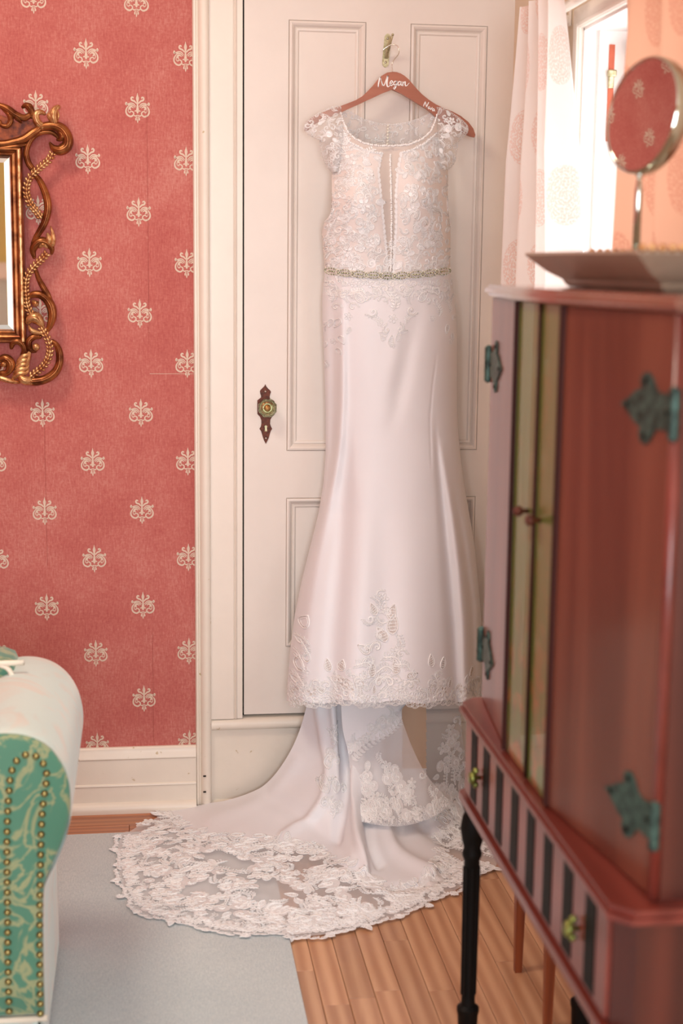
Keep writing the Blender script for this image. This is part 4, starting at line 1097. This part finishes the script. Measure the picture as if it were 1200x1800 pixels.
def strokes(name, mat, lst, yc=-.04, parent=mirror, flat=.62):
    """each carved scroll is its own piece, with its mirror image on the other side"""
    for it in lst:
        rr = it if isinstance(it, list) else it[0]; y0 = yc if isinstance(it, list) else it[1]
        P_ = cr([(a, b, r) for a, b, r in rr], 7); pts = [mp(a, b, y0-.004*sin(pi*i/(len(P_)-1))) for i, (a, b, r) in enumerate(P_)]; rad = [max(.0008, r*.00146) for a, b, r in P_]
        for sd in (1, -1):
            q = pts if sd > 0 else [(2*MXC-p[0], p[1], p[2]) for p in pts]; g = G()
            g.tube(q, rad, 12); g.tube([(p[0], p[1]-r_*.93, p[2]) for p, r_ in zip(q, rad)], [r_*.28 for r_ in rad], 6)
            g.ball(q[0], rad[0]*.98, n=12, m=8); g.ball(q[-1], rad[-1]*.98, n=12, m=8)
            g.build(name, mat, parent, smooth=True)
g = Sym(); poly = [(-70,190),(-20,196),(10,205),(30,216),(50,212),(68,220),(58,232),(40,243),(20,248),(0,250),(-70,252)]
pp = [(at_y(a, b, MY).x, at_y(a, b, MY).z) for a, b in poly]; pp = [q for q in pp]; pp = pp[1:-1]+[]; pp = pp+[(2*MXC-q[0], q[1]) for q in pp[::-1]]; g = G(); g.prism(pp, MY-.004, MY+.022, 1); g.build('crest_panel', M['gold_dark'], mirror)
strokes('crest_rail', M['gold'], [[(-95,236,7),(-40,250,7),(0,253,6.5),(22,250,6.5),(42,244,7),(58,233,7),(70,226,6)], [(-60,262,3),(0,260,3.5),(30,257,4),(44,254,3)]], -.045)
strokes('corner_scroll', M['gold'], [[(62,229,5),(76,222,6.5),(95,221,8.5),(110,228,9.5),(119,243,9.5),(117,257,10),(105,264,9.5),(94,260,6),(88,252,2.5)],
  ([(57,297,5.5),(50,286,5.5),(46,270,5.5),(49,255,5.5),(58,241,5),(72,233,4.5),(88,232,4.5),(98,237,4),(103,243,3)], -.036), ([(104,232,4),(109,238,4.5),(107,245,3.5),(101,246,2.5)], -.052)], -.045)
strokes('crest_leaf', M['gold_pale'], [[(97,218,7),(94,208,8.5),(94,200,8),(97,192,6),(103,187.5,3.5),(104.5,191,1.5)],[(90,212,4),(87,203,5),(85,199,1.5)],[(100,214,2),(103,203,2),(102,195,1)],
  [(73,222,7),(66,215,7),(63,206,6.5),(65,199,5.5),(72,197,4.5),(78,200,3)]], -.047)
strokes('crest_curl', M['gold'], [[(56,203,6),(55,195,6),(51,188,6.5),(45,185.5,5),(40,188,3)],[(54,202,5),(42,207,6),(28,202,6.5),(14,192,6.5),(2,186,5),(-12,184,5)],[(22,200,4),(31,208,5),(37,215,2)],
  [(4,190,3),(15,200,4.5),(19,211,5),(13,221,4.5),(3,220,3.5),(0,212,2)],[(-12,184,6),(-40,178,8),(-70,172,9),(-93,166,10)]], -.046)
strokes('side_scroll', M['gold'], [[(63,309,4.5),(70,318,5.5),(78,335,6.5),(83,352,7),(84,370,7),(79,390,6.5),(71,405,6),(63,418,5),(58,428,4)],[(62,472,3.5),(68,490,4.5),(76,505,5.5),(85,520,5),(91,535,3.5)],
  [(49,524,3),(58,518,6),(70,518,7),(82,526,8),(90,540,8.5),(92,556,8),(88,572,6),(84,580,4)],[(60,452,3.5),(58,440,6),(63,430,7.5),(73,424,8),(84,428,7.5),(91,437,5),(91,445,3)]], -.042)
strokes('leaf_tip', M['gold_pale'], [[(89,398,1),(92,408,3),(94,420,4),(93,430,4)],[(84,412,3),(86,420,5),(84,430,4)],[(70,434,3),(76,430,4),(82,434,3)],
  [(49,566,5),(54,560,9),(63,559,11),(70,566,8),(75,574,4)],[(51,573,2),(55,580,4.5),(63,584,4.5),(72,586,3)],[(59,531,4),(63,534,5.5),(66,532,3)]], -.048)
strokes('base_scroll', M['gold'], [[(92,600,4),(99,606,5),(104,618,6.5),(105,634,7),(101,648,7.5),(92,659,8),(78,667,8),(62,670,8.5),(48,669,8)],[(24,606,2.5),(20,612,3),(22,603,5),(31,600,6),(39,605,6),(43,615,5.5),(40,625,5)],
  [(70,592,4),(60,592,6),(52,598,6),(50,606,6.5),(54,615,5.5),(62,617,3.5)],[(-4,634,5),(8,630,8),(17,636,9),(18,646,8),(12,655,6),(2,656,5)],[(-60,640,9),(-30,652,8),(-4,645,6)]], -.044)
strokes('base_leaf', M['gold_pale'], [[(52,618,3),(50,630,4),(46,640,4),(44,650,3)],[(34,660,5),(42,668,8),(54,670,8)]]+[[(24+2*k,664-7*k,4),(34+1.6*k,657-7.5*k,5),(46+.8*k,655-8*k,3.5),(50+.5*k,648-8*k,1.5)] for k in range(5)]+[[(0,664,5),(12,668,5),(24,671,4),(34,672,3)],[(-60,664,4),(-30,668,5),(0,666,4)]], -.047)
strokes('berry', M['gold_pale'], [[(62.5,609,6),(63.5,610,6.5),(64,611,6)],[(4,641,4),(6,640,4.5),(8,642,4)]], -.055)
def garland(path, name):
    g = Sym(); P_ = cr(path, 14); acc = 0; last = None; s = 0
    for i, p in enumerate(P_):
        if last is not None and math.hypot(p[0]-last[0], p[1]-last[1]) < 6.6: continue
        q = P_[min(i+1, len(P_)-1)]; o = P_[max(0, i-1)]; dx, dy = q[0]-o[0], q[1]-o[1]; l = math.hypot(dx, dy) or 1; nx, ny = -dy/l, dx/l; ang = atan2(-dy, dx)
        for k in (-1, 0, 1):
            c = mp(p[0]+nx*4.1*k+dx/l*(1.6 if k == 0 else 0), p[1]+ny*4.1*k+dy/l*(1.6 if k == 0 else 0), -.047-(.005 if k == 0 else 0))
            g.ball(c, .0064, (.98, .8, .56), n=9, m=6, rot=Matrix.Rotation(-ang-k*.75, 3, 'Y'))
        last = p; s += 1
    return g.build(name, M['gold_pale'], mirror, smooth=True, kind='stuff')
garland([(92,270),(86,281),(74,291),(62,302),(52,313),(47,327),(47,342),(53,358),(63,370),(71,381)], 'garland')
garland([(82,446),(74,455),(64,464),(54,475),(47,488),(45,504),(46,520),(47,532),(51,545),(57,556)], 'garland')
garland([(73,576),(80,588),(86,602),(88,617),(84,632),(75,645),(65,653),(56,660)], 'garland')
g = G(); g.box((MXC-.03, -.035, gz0-.01), (MXC+.03, -.0005, gz0+.05)); g.build('hanging_block', M['darkwood'], mirror)

# ------------------------------------------------------------------ rug
rug = G(); rx0, rx1, ry0, ry1 = -1.75, .310, -3.4, -.197
nx_, ny_ = 60, 90
V, F = grid_patch(np.linspace(0, 1, nx_), np.linspace(0, 1, ny_), lambda u, t: (lerp(rx0, rx1, u), lerp(ry1, ry0, t), .0105+.0006*sin(u*17+t*9)+.0005*sin(t*40)))
rug.add(V, F); e = .0105
rug.box((rx0, ry0, .001), (rx1, ry1, .0088), .002)
ro = rug.build('area_rug', M['rug'], None, smooth=True, auto=40)
setmeta(ro, 'pale blue grey ribbed rug lying on the oak floor', 'rug')

# ------------------------------------------------------------------ curtains
def curtain(name, label, y0a, y1a, y0b, y1b, zt, zb, mat, nf, X=.9, right_pull=None, seed=1):
    """from (y0a..y1a) at the rod to (y0b..y1b) at the hem"""
    t = thing(name, label, 'curtain', (X, (y0a+y1a)/2, zb), 'curtains at the window beside the door')
    nu, nv = 160, 50; g = G(); V = []; UV = []; r = random.Random(seed); ph = [r.uniform(0, 6) for _ in range(4)]
    for j in range(nv+1):
        tt = j/nv; z = lerp(zt, zb, tt)
        for i in range(nu+1):
            u = i/nu; yy = lerp(lerp(y0a, y1a, u), lerp(y0b, y1b, u), min(1, tt*2.6)**.8)
            fo = sin(u*nf*2*pi+ph[0]+.5*sin(tt*3+ph[1])); am = lerp(.016, .030, min(1, tt*2))
            am = lerp(.009, am, min(1, tt*5)); x_ = X+am*fo+.008*min(1, tt*5)*sin(u*nf*4.3+ph[2]+tt*2); yy += .012*cos(u*nf*2*pi+ph[0])
            V.append((x_, yy, z)); UV.append((u*abs(y1b-y0b)*1.9, (zt-z)))
    F = [(j*(nu+1)+i, j*(nu+1)+i+1, (j+1)*(nu+1)+i+1, (j+1)*(nu+1)+i) for j in range(nv) for i in range(nu)]
    g.add(V, F); g.uv = UV; g.build('curtain_panel', mat, t, smooth=True)
    return t
rodz = 2.072
rod = thing('curtain_rod', 'white curtain rod across the top of the window', 'rod', (.925, -1.1, rodz))
g = G(); g.tube([(.925, -.35, rodz), (.925, -2.0, rodz)], .0105, 16); g.build('rod_pole', M['trim'], rod, smooth=True, auto=40)
for y in (-.50, -1.86):
    g = G(); g.box((.974, y-.012, rodz-.05), (.9795, y+.012, rodz+.03), .002); g.tube([(.977, y, rodz-.012), (.945, y, rodz-.018), (.925, y, rodz-.010)], .004, 8); g.build('rod_bracket', M['trim'], rod)
g = G(); p = at(1004, 32, 0, RW); g.box((RW-.006, p.y-.007, p.z-.018), (RW-.0005, p.y+.007, p.z+.018), .002); g.box((RW-.016, p.y-.003, p.z-.012), (RW-.005, p.y+.003, p.z+.006), .001)
tb = g.build('curtain_holdback', M['trim'], None); setmeta(tb, 'small white holdback bracket on the plaster between curtain and window', 'bracket')
c1 = curtain('curtain', 'white curtain with pale pink medallions, gathered beside the door', -.40, -.745, -.35, -.925, 2.112, .35, M['curtain'], 4.2, X=.893, seed=3)
c2 = curtain('curtain', 'curtain panel in a backlit peach tone hanging behind the round vanity mirror', -1.165, -1.80, -1.165, -1.95, 2.112, .45, M['curtain_backlit'], 4.0, X=.900, seed=8)

# ------------------------------------------------------------------ cabinet
cab = thing('cabinet', 'dark red wooden cabinet with green painted doors and black iron hinges', 'cabinet', (.78, -1.83, 0))
UZ0, UZ1 = .706, 1.456
FP = [(.624, -1.352), (.594, -1.662), (.594, -1.802), (.594, -1.925), (.640, -2.268)]
BX = .850
# carcass set back behind the doors
g = G(); th = .020
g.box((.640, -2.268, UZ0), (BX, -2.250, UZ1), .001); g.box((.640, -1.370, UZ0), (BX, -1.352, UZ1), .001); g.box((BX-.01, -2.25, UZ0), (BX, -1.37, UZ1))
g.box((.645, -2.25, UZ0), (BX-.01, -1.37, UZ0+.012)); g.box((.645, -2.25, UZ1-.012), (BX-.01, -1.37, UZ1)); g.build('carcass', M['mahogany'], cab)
def pane_between(a, b, z0, z1, t=.018, inset=0.0, name='door', mat=None, parent=None, bev=.0015):
    A_, B_ = Vector((a[0], a[1], 0)), Vector((b[0], b[1], 0)); d = (B_-A_).normalized(); nrm = Vector((d.y, -d.x, 0)); nrm = nrm if nrm.x < 0 else -nrm   # outward, -x
    p0, p1 = A_+nrm*inset, B_+nrm*inset; q0, q1 = p0-nrm*t, p1-nrm*t
    g = G(); g.prism([(p0.x, p0.y), (p1.x, p1.y), (q1.x, q1.y), (q0.x, q0.y)], z0, z1, 2); return g.build(name, mat, parent)
ZD0, ZD1 = UZ0+.004, UZ1-.002
doorN = bpy.data.objects.new('door', None); C.objects.link(doorN); doorN.parent = cab
doorF = bpy.data.objects.new('door', None); C.objects.link(doorF); doorF.parent = cab
pane_between(FP[3], FP[4], ZD0, ZD1, name='veneer_panel', mat=M['veneer'], parent=doorN)
pane_between(FP[1], FP[0], ZD0, ZD1, name='veneer_panel', mat=M['veneer'], parent=doorF)
pane_between((.594, -1.806), (.594, -1.925), ZD0, ZD1, name='painted_panel', mat=M['green'], parent=doorN)
pane_between((.594, -1.662), (.594, -1.803), ZD0, ZD1, name='painted_panel', mat=M['green'], parent=doorF)
for x_, y_, pr in ((.5935, -1.925, doorN), (.5935, -1.662, doorF)):
    g = G(); g.tube([(x_, y_, ZD0), (x_, y_, ZD1)], .0062, 10); g.build('door_bead', M['darkwood'], pr, smooth=True, auto=50)
g = G(); g.tube([(.592, -1.8045, ZD0), (.592, -1.8045, ZD1)], .0035, 8); g.build('meeting_bead', M['darkwood'], doorF, smooth=True)
g = G(); g.tube([(.641, -2.268, ZD0), (.641, -2.268, ZD1)], .008, 10); g.build('corner_bead', M['mahogany_x'], cab, smooth=True)
for y_, pr in ((-1.762, doorF), (-1.835, doorN)):
    g = G(); z_ = at(920, 893, 0, .594).z if y_ > -1.8 else at(932, 903, 0, .594).z
    g.lathe([(.004, 0), (.0035, .008), (.0075, .012), (.009, .018), (.006, .023)], (.594, y_, z_), (-1, 0, 0), 16); g.build('knob', M['bronze'], pr, smooth=True)
# iron strap hinges with trefoil ends, lying on the doors
def facet(a, b):
    A_, B_ = Vector((a[0], a[1], 0)), Vector((b[0], b[1], 0)); d = (B_-A_).normalized(); nrm = Vector((d.y, -d.x, 0)); nrm = nrm if nrm.x < 0 else -nrm; return A_, B_, d, nrm
A_, B_, dN, nN = facet(FP[3], FP[4])
def on_facet(px, py):
    r = ray(px, py); t = (A_-Vector((CAM.x, CAM.y, 0))).dot(nN)/Vector((r.x, r.y, 0)).dot(nN); p = CAM+r*t; return ((Vector((p.x, p.y, 0))-A_).dot(dN), p.z)
hp = [(0, -.026), (.020, -.026), (.030, -.024), (.040, -.030), (.048, -.044), (.056, -.052), (.066, -.049), (.070, -.038), (.067, -.028), (.078, -.024), (.088, -.016), (.100, -.007), (.112, 0)]
hp = hp+[(a, -b) for a, b in hp[::-1][1:]]; hp = [(a*1.32, b*.88) for a, b in hp]
def hinge(Pe, d, nrm, z, parent, name='hinge'):
    """Pe = outer edge of the door, d = direction inwards along the door"""
    g = G(); o0 = Pe+nrm*.0035; o1 = Pe-nrm*.001; V = []; n = len(hp)
    for o in (o0, o1): V += [(o.x+d.x*u, o.y+d.y*u, z+w) for u, w in hp]
    g.add(V, [tuple(range(n)), tuple(range(2*n-1, n-1, -1))]+[(i, (i+1) % n, (i+1) % n+n, i+n) for i in range(n)])
    hg = g.build(name, M['verdigris'], parent)
    g = G(); b = Pe+nrm*.004-d*.003; g.tube([(b.x, b.y, z-.034), (b.x, b.y, z-.030), (b.x, b.y, z+.030), (b.x, b.y, z+.034)], [.003, .0075, .0075, .003], 12)
    for w in (-.012, .012): g.tube([(b.x, b.y, z+w-.001), (b.x, b.y, z+w+.001)], .0082, 12)
    g.build('hinge_barrel', M['verdigris'], hg, smooth=True, auto=40)
    for u, w in ((.077, .035), (.077, -.035), (.128, 0), (.018, 0)):
        g = G(); c = Pe+nrm*.0035+d*u; g.lathe([(.0045, 0), (.004, .0012), (.0015, .0022)], (c.x, c.y, z+w), tuple(nrm), 10); g.build('nail_head', M['ebony'], hg, smooth=True)
zU = on_facet(1110, 712)[1]; zL = on_facet(1095, 1405)[1]
Pn = Vector((FP[4][0], FP[4][1], 0)); hinge(Pn, -dN, nN, zU, doorN); hinge(Pn, -dN, nN, zL, doorN)
A2, B2, dF, nF = facet(FP[1], FP[0]); Pf = Vector((FP[0][0], FP[0][1], 0)); hinge(Pf, -dF, nF, zU, doorF); hinge(Pf, -dF, nF, zL, doorF)
# top slab
g = G(); o = .012; tp = [(FP[0][0]-o, FP[0][1]+o), (FP[1][0]-o-.001, FP[1][1]), (FP[3][0]-o-.001, FP[3][1]), (FP[4][0]-o, FP[4][1]-o), (BX+.005, FP[4][1]-o), (BX+.005, FP[0][1]+o)]
bm = bmesh.new(); lo = [bm.verts.new((x_, y_, UZ1+.001)) for x_, y_ in tp]; hi = [bm.verts.new((x_, y_, UZ1+.021)) for x_, y_ in tp]; n = len(tp)
bm.faces.new(lo[::-1]); ft = bm.faces.new(hi)
for i in range(n): bm.faces.new((lo[i], lo[(i+1) % n], hi[(i+1) % n], hi[i]))
bmesh.ops.bevel(bm, geom=[e for e in bm.edges if abs(e.verts[0].co.z-e.verts[1].co.z) < 1e-6], offset=.006, segments=3, affect='EDGES'); g.bm(bm)
g.build('cabinet_top', M['top_wood'], cab, smooth=True, auto=35)
# base with ledge, fluted drawer front and canted corner
BZ0, BZ1 = .528, .688
def plan(x, y0, y1, c): return [(x, y0-c), (x, y1+c), (x+c, y1), (BX, y1), (BX, y0), (x+c, y0)]
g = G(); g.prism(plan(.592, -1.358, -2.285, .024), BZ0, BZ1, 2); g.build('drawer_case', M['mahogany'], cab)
g = G(); g.prism(plan(.577, -1.345, -2.300, .026), BZ1, BZ1+.008, 2); g.prism(plan(.582, -1.350, -2.295, .026), BZ1+.008, UZ0, 2); g.prism(plan(.580, -1.348, -2.297, .026), BZ0-.012, BZ0+.004, 2)
g.build('ledge', M['mahogany_x'], cab)
drawer = G(); drawer.box((.586, -2.255, BZ0+.012), (.594, -1.395, BZ1-.006), .001); dr = drawer.build('drawer', M['mahogany_x'], cab)
ys = [at(px, py, 0, .586).y for px, py in ((833, 1352), (854, 1382), (877, 1410), (904, 1450), (932, 1492), (962, 1545), (997, 1600), (1036, 1668))]
for y_ in ys:
    g = G(); g.box((.5848, y_-.0235, BZ0+.018), (.5875, y_+.0235, BZ1-.010), .0006); g.build('inlay_bar', M['ebony'], dr)
for y_ in ((ys[0]+ys[1])/2, (ys[6]+ys[7])/2):
    g = G(); zc = (BZ0+BZ1)/2; g.lathe([(.004, 0), (.004, .006), (.010, .010), (.0125, .015), (.009, .020)], (.586, y_, zc), (-1, 0, 0), 16)
    g.ball((.578, y_, zc+.013), .006); g.ball((.578, y_, zc-.013), .006); g.build('drawer_pull', M['brass_pull'], dr, smooth=True)
def leg(x_, y_):
    g = G(); c = (x_, y_, 0)
    g.lathe([(.012, .0), (.013, .004), (.0165, .012), (.0185, .055), (.0195, .082), (.0215, .090), (.0215, .098), (.0140, .104), (.0130, .115), (.0135, .26), (.0150, .398), (.0185, .406), (.0185, .414), (.0160, .422), (.0205, .440), (.0235, .462), (.0200, .484), (.0165, .492), (.0200, .502), (.0200, BZ0-.012)], c, (0, 0, 1), 24)
    for k in range(8):
        a = 2*pi*k/8; g.tube([(x_+.0128*cos(a), y_+.0128*sin(a), .125), (x_+.0144*cos(a), y_+.0144*sin(a), .385)], .0028, 6)
    return g.build('leg', M['ebony'], cab, smooth=True, auto=40)
for x_, y_ in ((.606, -1.385), (.606, -2.24), (.832, -1.385), (.832, -2.24)): leg(x_, y_)

# ------------------------------------------------------------------ stool
st = thing('stool', 'small plain wooden stool with square tapered legs behind the cabinet', 'stool', (.86, -.93-.3, 0))
sx0, sx1, sy0, sy1 = .777, .945, -1.315, -1.05
for x_ in (sx0+.012, sx1-.012):
    for y_ in (sy0+.012, sy1-.012):
        g = G(); V = []
        for z_, r_ in ((.0, .0075), (.36, .0135)): V += [(x_-r_, y_-r_, z_), (x_+r_, y_-r_, z_), (x_+r_, y_+r_, z_), (x_-r_, y_+r_, z_)]
        g.add(V, [(0, 3, 2, 1), (4, 5, 6, 7), (0, 1, 5, 4), (1, 2, 6, 5), (2, 3, 7, 6), (3, 0, 4, 7)]); g.build('leg', M['stoolwood'], st)
g = G(); g.box((sx0-.01, sy0-.01, .36), (sx1+.01, sy1+.01, .385), .004); g.build('seat', M['stoolwood'], st)
g = G(); g.box((sx0+.004, sy0+.02, .315), (sx0+.016, sy1-.02, .36)); g.box((sx1-.016, sy0+.02, .315), (sx1-.004, sy1-.02, .36)); g.box((sx0+.02, sy0+.004, .315), (sx1-.02, sy0+.016, .36)); g.box((sx0+.02, sy1-.016, .315), (sx1-.02, sy1-.004, .36)); g.build('apron', M['stoolwood'], st)

# ------------------------------------------------------------------ tray with a gilt gallery
TZ = UZ1+.0215
tray = thing('tray', 'flared dark tray with a gilt beaded rim on the cabinet top', 'tray', (.78, -1.83, TZ))
tx0, tx1, ty0, ty1 = .632, .862, -2.12, -1.545; q = .055; zr = TZ+.052
g = G(); lv = [(q+.006, 0), (q, .004), (q-.004, .012), (.030, .024), (.0, .050), (.0, .054), (.006, .0545), (.034, .030), (q+.006, .016)]
V = []; F = []
for i_, zz in lv: V += [(tx0+i_, ty0+i_, TZ+zz), (tx1-i_, ty0+i_, TZ+zz), (tx1-i_, ty1-i_, TZ+zz), (tx0+i_, ty1-i_, TZ+zz)]
for i in range(len(lv)-1):
    for k in range(4): F.append((4*i+k, 4*i+(k+1) % 4, 4*i+4+(k+1) % 4, 4*i+4+k))
n = 4*(len(lv)-1); F += [(0, 1, 2, 3), (n, n+1, n+2, n+3)]; g.add(V, F); g.build('tray_body', M['tray'], tray, smooth=True, auto=30)
g = G()
for a, b in (((tx0, ty1), (tx1, ty1)), ((tx1, ty1), (tx1, ty0)), ((tx0+.0, ty0), (tx1, ty0))):
    L_ = math.hypot(b[0]-a[0], b[1]-a[1]); m_ = int(L_/.013)
    for k in range(m_): 
        t = (k+.5)/m_; 
        if a == (tx0, ty1) and t < .45: continue
        g.ball((lerp(a[0], b[0], t), lerp(a[1], b[1], t), zr+.005), .006, n=8, m=6)
g.build('beaded_rim', M['gold_pale'], tray, smooth=True, kind='stuff')

# ------------------------------------------------------------------ round vanity mirror
mc = at(1131, 203, 1, -1.80); vm = thing('vanity_mirror', 'round swivelling mirror on a chrome stand above the cabinet', 'mirror', (mc.x, mc.y, TZ+.0165))
nrm = Vector((-.93, -.315, .12)).normalized(); Rr = .0835
g = G(); g.lathe([(Rr-.004, -.001), (Rr-.0025, .006), (Rr, .0065), (Rr+.0025, .003), (Rr+.003, -.004), (Rr+.0025, -.016), (Rr, -.019), (Rr-.004, -.018), (Rr-.005, -.010)], mc-nrm*.0, tuple(nrm), 64); g.build('rim', M['chrome'], vm, smooth=True, auto=40)
g = G(); g.lathe([(.0001, .0045), (Rr-.0022, .0045), (Rr-.0022, .0025), (.0001, .0025)], mc, tuple(nrm), 64); g.build('mirror_glass', M['mirror'], vm)
g = G(); g.lathe([(.0001, -.0165), (Rr-.004, -.0165), (Rr-.004, -.0145), (.0001, -.0145)], mc, tuple(nrm), 64); g.build('mirror_back', M['mirror'], vm)
vd = Vector((0, 0, 1))-nrm*nrm.z; vd.normalize(); pb = mc-vd*(Rr+.003)-nrm*.007
g = G(); base = Vector((pb.x+.0, pb.y, TZ+.0165)); g.tube([tuple(pb), (pb.x, pb.y, pb.z-.008), (pb.x, pb.y, pb.z-.022), (pb.x, pb.y, base.z+.012)], [.0032, .0036, .0058, .0058], 16); g.ball(pb, .0055, n=12, m=8); g.build('stem', M['chrome'], vm, smooth=True)
g = G(); g.lathe([(.050, 0), (.052, .002), (.050, .005), (.022, .009), (.009, .014), (.007, .022)], tuple(base), (0, 0, 1), 40); g.build('base', M['chrome'], vm, smooth=True, auto=50)

# ------------------------------------------------------------------ sofa
sofa = thing('sofa', 'pale damask sofa with rolled arm, green nail-studded front panel', 'sofa', (-1.0, -1.15, 0))
SY0, SY1 = -1.40, -.86
prf = [(-.415,.20),(-.415,.40),(-.405,.50),(-.388,.575),(-.355,.632),(-.312,.668),(-.262,.684),(-.215,.678),(-.178,.655),(-.152,.618),(-.139,.572),(-.139,.525),(-.150,.478),(-.168,.435),(-.186,.400),(-.194,.365),(-.197,.32),(-.199,.24),(-.200,.10)]
prf = cr(prf, 4); cx, cz = -.28, .40
g = G(); V = []; F = []; ysec = [(SY0+.012, .93), (SY0+.004, .965), (SY0, .985), (SY0+.010, .997), (SY0+.03, 1), (SY0+.2, 1.0), (SY0+.4, 1.0), (SY1-.03, 1.0), (SY1, .985), (SY1+.006, .94)]
for y_, s_ in ysec:
    for a, b in prf:
        V.append((cx+(a-cx)*s_, y_+.002*sin(a*40+b*30), .10+(b-.10)*(s_ if b > .3 else 1) if b > .3 else b))
n = len(prf)
for i in range(len(ysec)-1):
    for k in range(n-1): F.append((i*n+k, i*n+k+1, (i+1)*n+k+1, (i+1)*n+k))
F.append(tuple(range(n))); F.append(tuple((len(ysec)-1)*n+k for k in range(n-1, -1, -1))); g.add(V, F); g.build('arm', M['sofa_pale'], sofa, smooth=True, auto=60)
# green scroll-shaped facing on the front of the arm
fp = [(-.395,.14),(-.395,.42),(-.385,.52),(-.372,.595),(-.340,.642),(-.300,.670),(-.255,.678),(-.212,.671),(-.175,.648),(-.151,.610),(-.141,.568),(-.143,.522),(-.155,.476),(-.173,.432),(-.188,.396),(-.1935,.35),(-.195,.25),(-.195,.14)]
def bulge(u): return 0
fpp = cr(fp, 4); g = G(); m_ = len(fpp); V = [(a, SY0-.004, b) for a, b in fpp]+[(lerp(a, -.29, .06), SY0-.012, lerp(b, .40, .03)) for a, b in fpp]+[(a, SY0+.006, b) for a, b in fpp]
F = [(i, (i+1) % m_, m_+(i+1) % m_, m_+i) for i in range(m_)]+[(i, 2*m_+i, 2*m_+(i+1) % m_, (i+1) % m_) for i in range(m_)]+[tuple(m_+i for i in range(m_))]
g.add(V, F); pan = g.build('front_panel', M['sofa_green'], sofa, smooth=True, auto=50, label='green damask front panel of the arm')
# nailheads: up one side, round the arch, down the other
npx = [(16,1778),(14,1700),(13,1600),(12,1500),(13,1440),(16,1390),(19,1362),(26,1342),(38,1330),(52,1326),(66,1331),(77,1344),(82,1362),(80,1385),(76,1410),(73,1450),(71,1520),(70,1600),(70,1700),(71,1782)]
nl = [at_y(a, b, SY0-.0125) for a, b in cr(npx, 30)]; nproto = None
Ls = [0]
for p, q in zip(nl, nl[1:]): Ls.append(Ls[-1]+(q-p).length)
nn_ = int(Ls[-1]/.0192)
for k in range(nn_+1):
    s = Ls[-1]*k/nn_; p = Vector([float(np.interp(s, Ls, [q[d] for q in nl])) for d in range(3)])
    if nproto is None:
        g = G(); g.lathe([(.0068, 0), (.0066, .0015), (.0045, .0042), (.0015, .0052)], p, (0, -1, 0), 14); nproto = g.build('nailhead', M['nail'], pan, smooth=True); nbase = p.copy()
    else:
        o = nproto.copy(); C.objects.link(o); o.parent = pan; o.location = p-nbase
g = G(); g.tube([(-.41, SY0-.004, .132), (-.19, SY0-.004, .132)], .006, 10); g.build('piping', M['piping'], sofa, smooth=True)
g = G(); g.box((-1.78, SY0+.004, .02), (-.200, SY0+.016, .128), .004); g.box((-.212, SY0+.004, .02), (-.200, SY1, .128), .004); g.build('skirt', M['sofa_pale'], sofa)
g = G(); g.box((-1.62, SY0+.01, .10), (-.40, SY1, .30), .02); g.build('seat_base', M['sofa_green'], sofa, smooth=True, auto=40)
g = G(); g.box((-1.60, SY0+.0, .30), (-.418, SY1+.0, .44), .045); g.build('seat_cushion', M['sofa_green'], sofa, smooth=True, auto=50)
g = G(); g.box((-1.70, SY1-.16, .2), (-.268, SY1+.0, .706), .03); g.build('back', M['sofa_green'], sofa, smooth=True, auto=50)
g = G(); g.tube(cr([(-.272, SY1-.163, .45), (-.270, SY1-.163, .60), (-.273, SY1-.163, .68), (-.30, SY1-.163, .703), (-.36, SY1-.163, .706), (-1.65, SY1-.163, .706)], 6), .0055, 8); g.build('piping', M['piping'], sofa, smooth=True)
g = G(); V2_ = [(-1.9-a-.0, 0, b) for a, b in prf]; F = []; V = []
for y_ in (SY0, SY1): V += [(-2.0-a+.0, y_, b) for a, b in prf]
# far arm
for k in range(n-1): F.append((k, k+1, n+k+1, n+k))
F += [tuple(range(n)), tuple(range(2*n-1, n-1, -1))]; V = [(v[0]+.0, v[1], v[2]) for v in V]; g.add(V, F); g.build('arm', M['sofa_pale'], sofa, smooth=True, auto=60)
for x_, y_ in ((-.24, SY0+.05), (-.24, SY1-.05), (-1.76, SY0+.05), (-1.76, SY1-.05)):
    g = G(); g.lathe([(.015, .011), (.024, .03), (.026, .10)], (x_, y_, 0), (0, 0, 1), 14); g.build('foot', M['darkwood'], sofa, smooth=True)
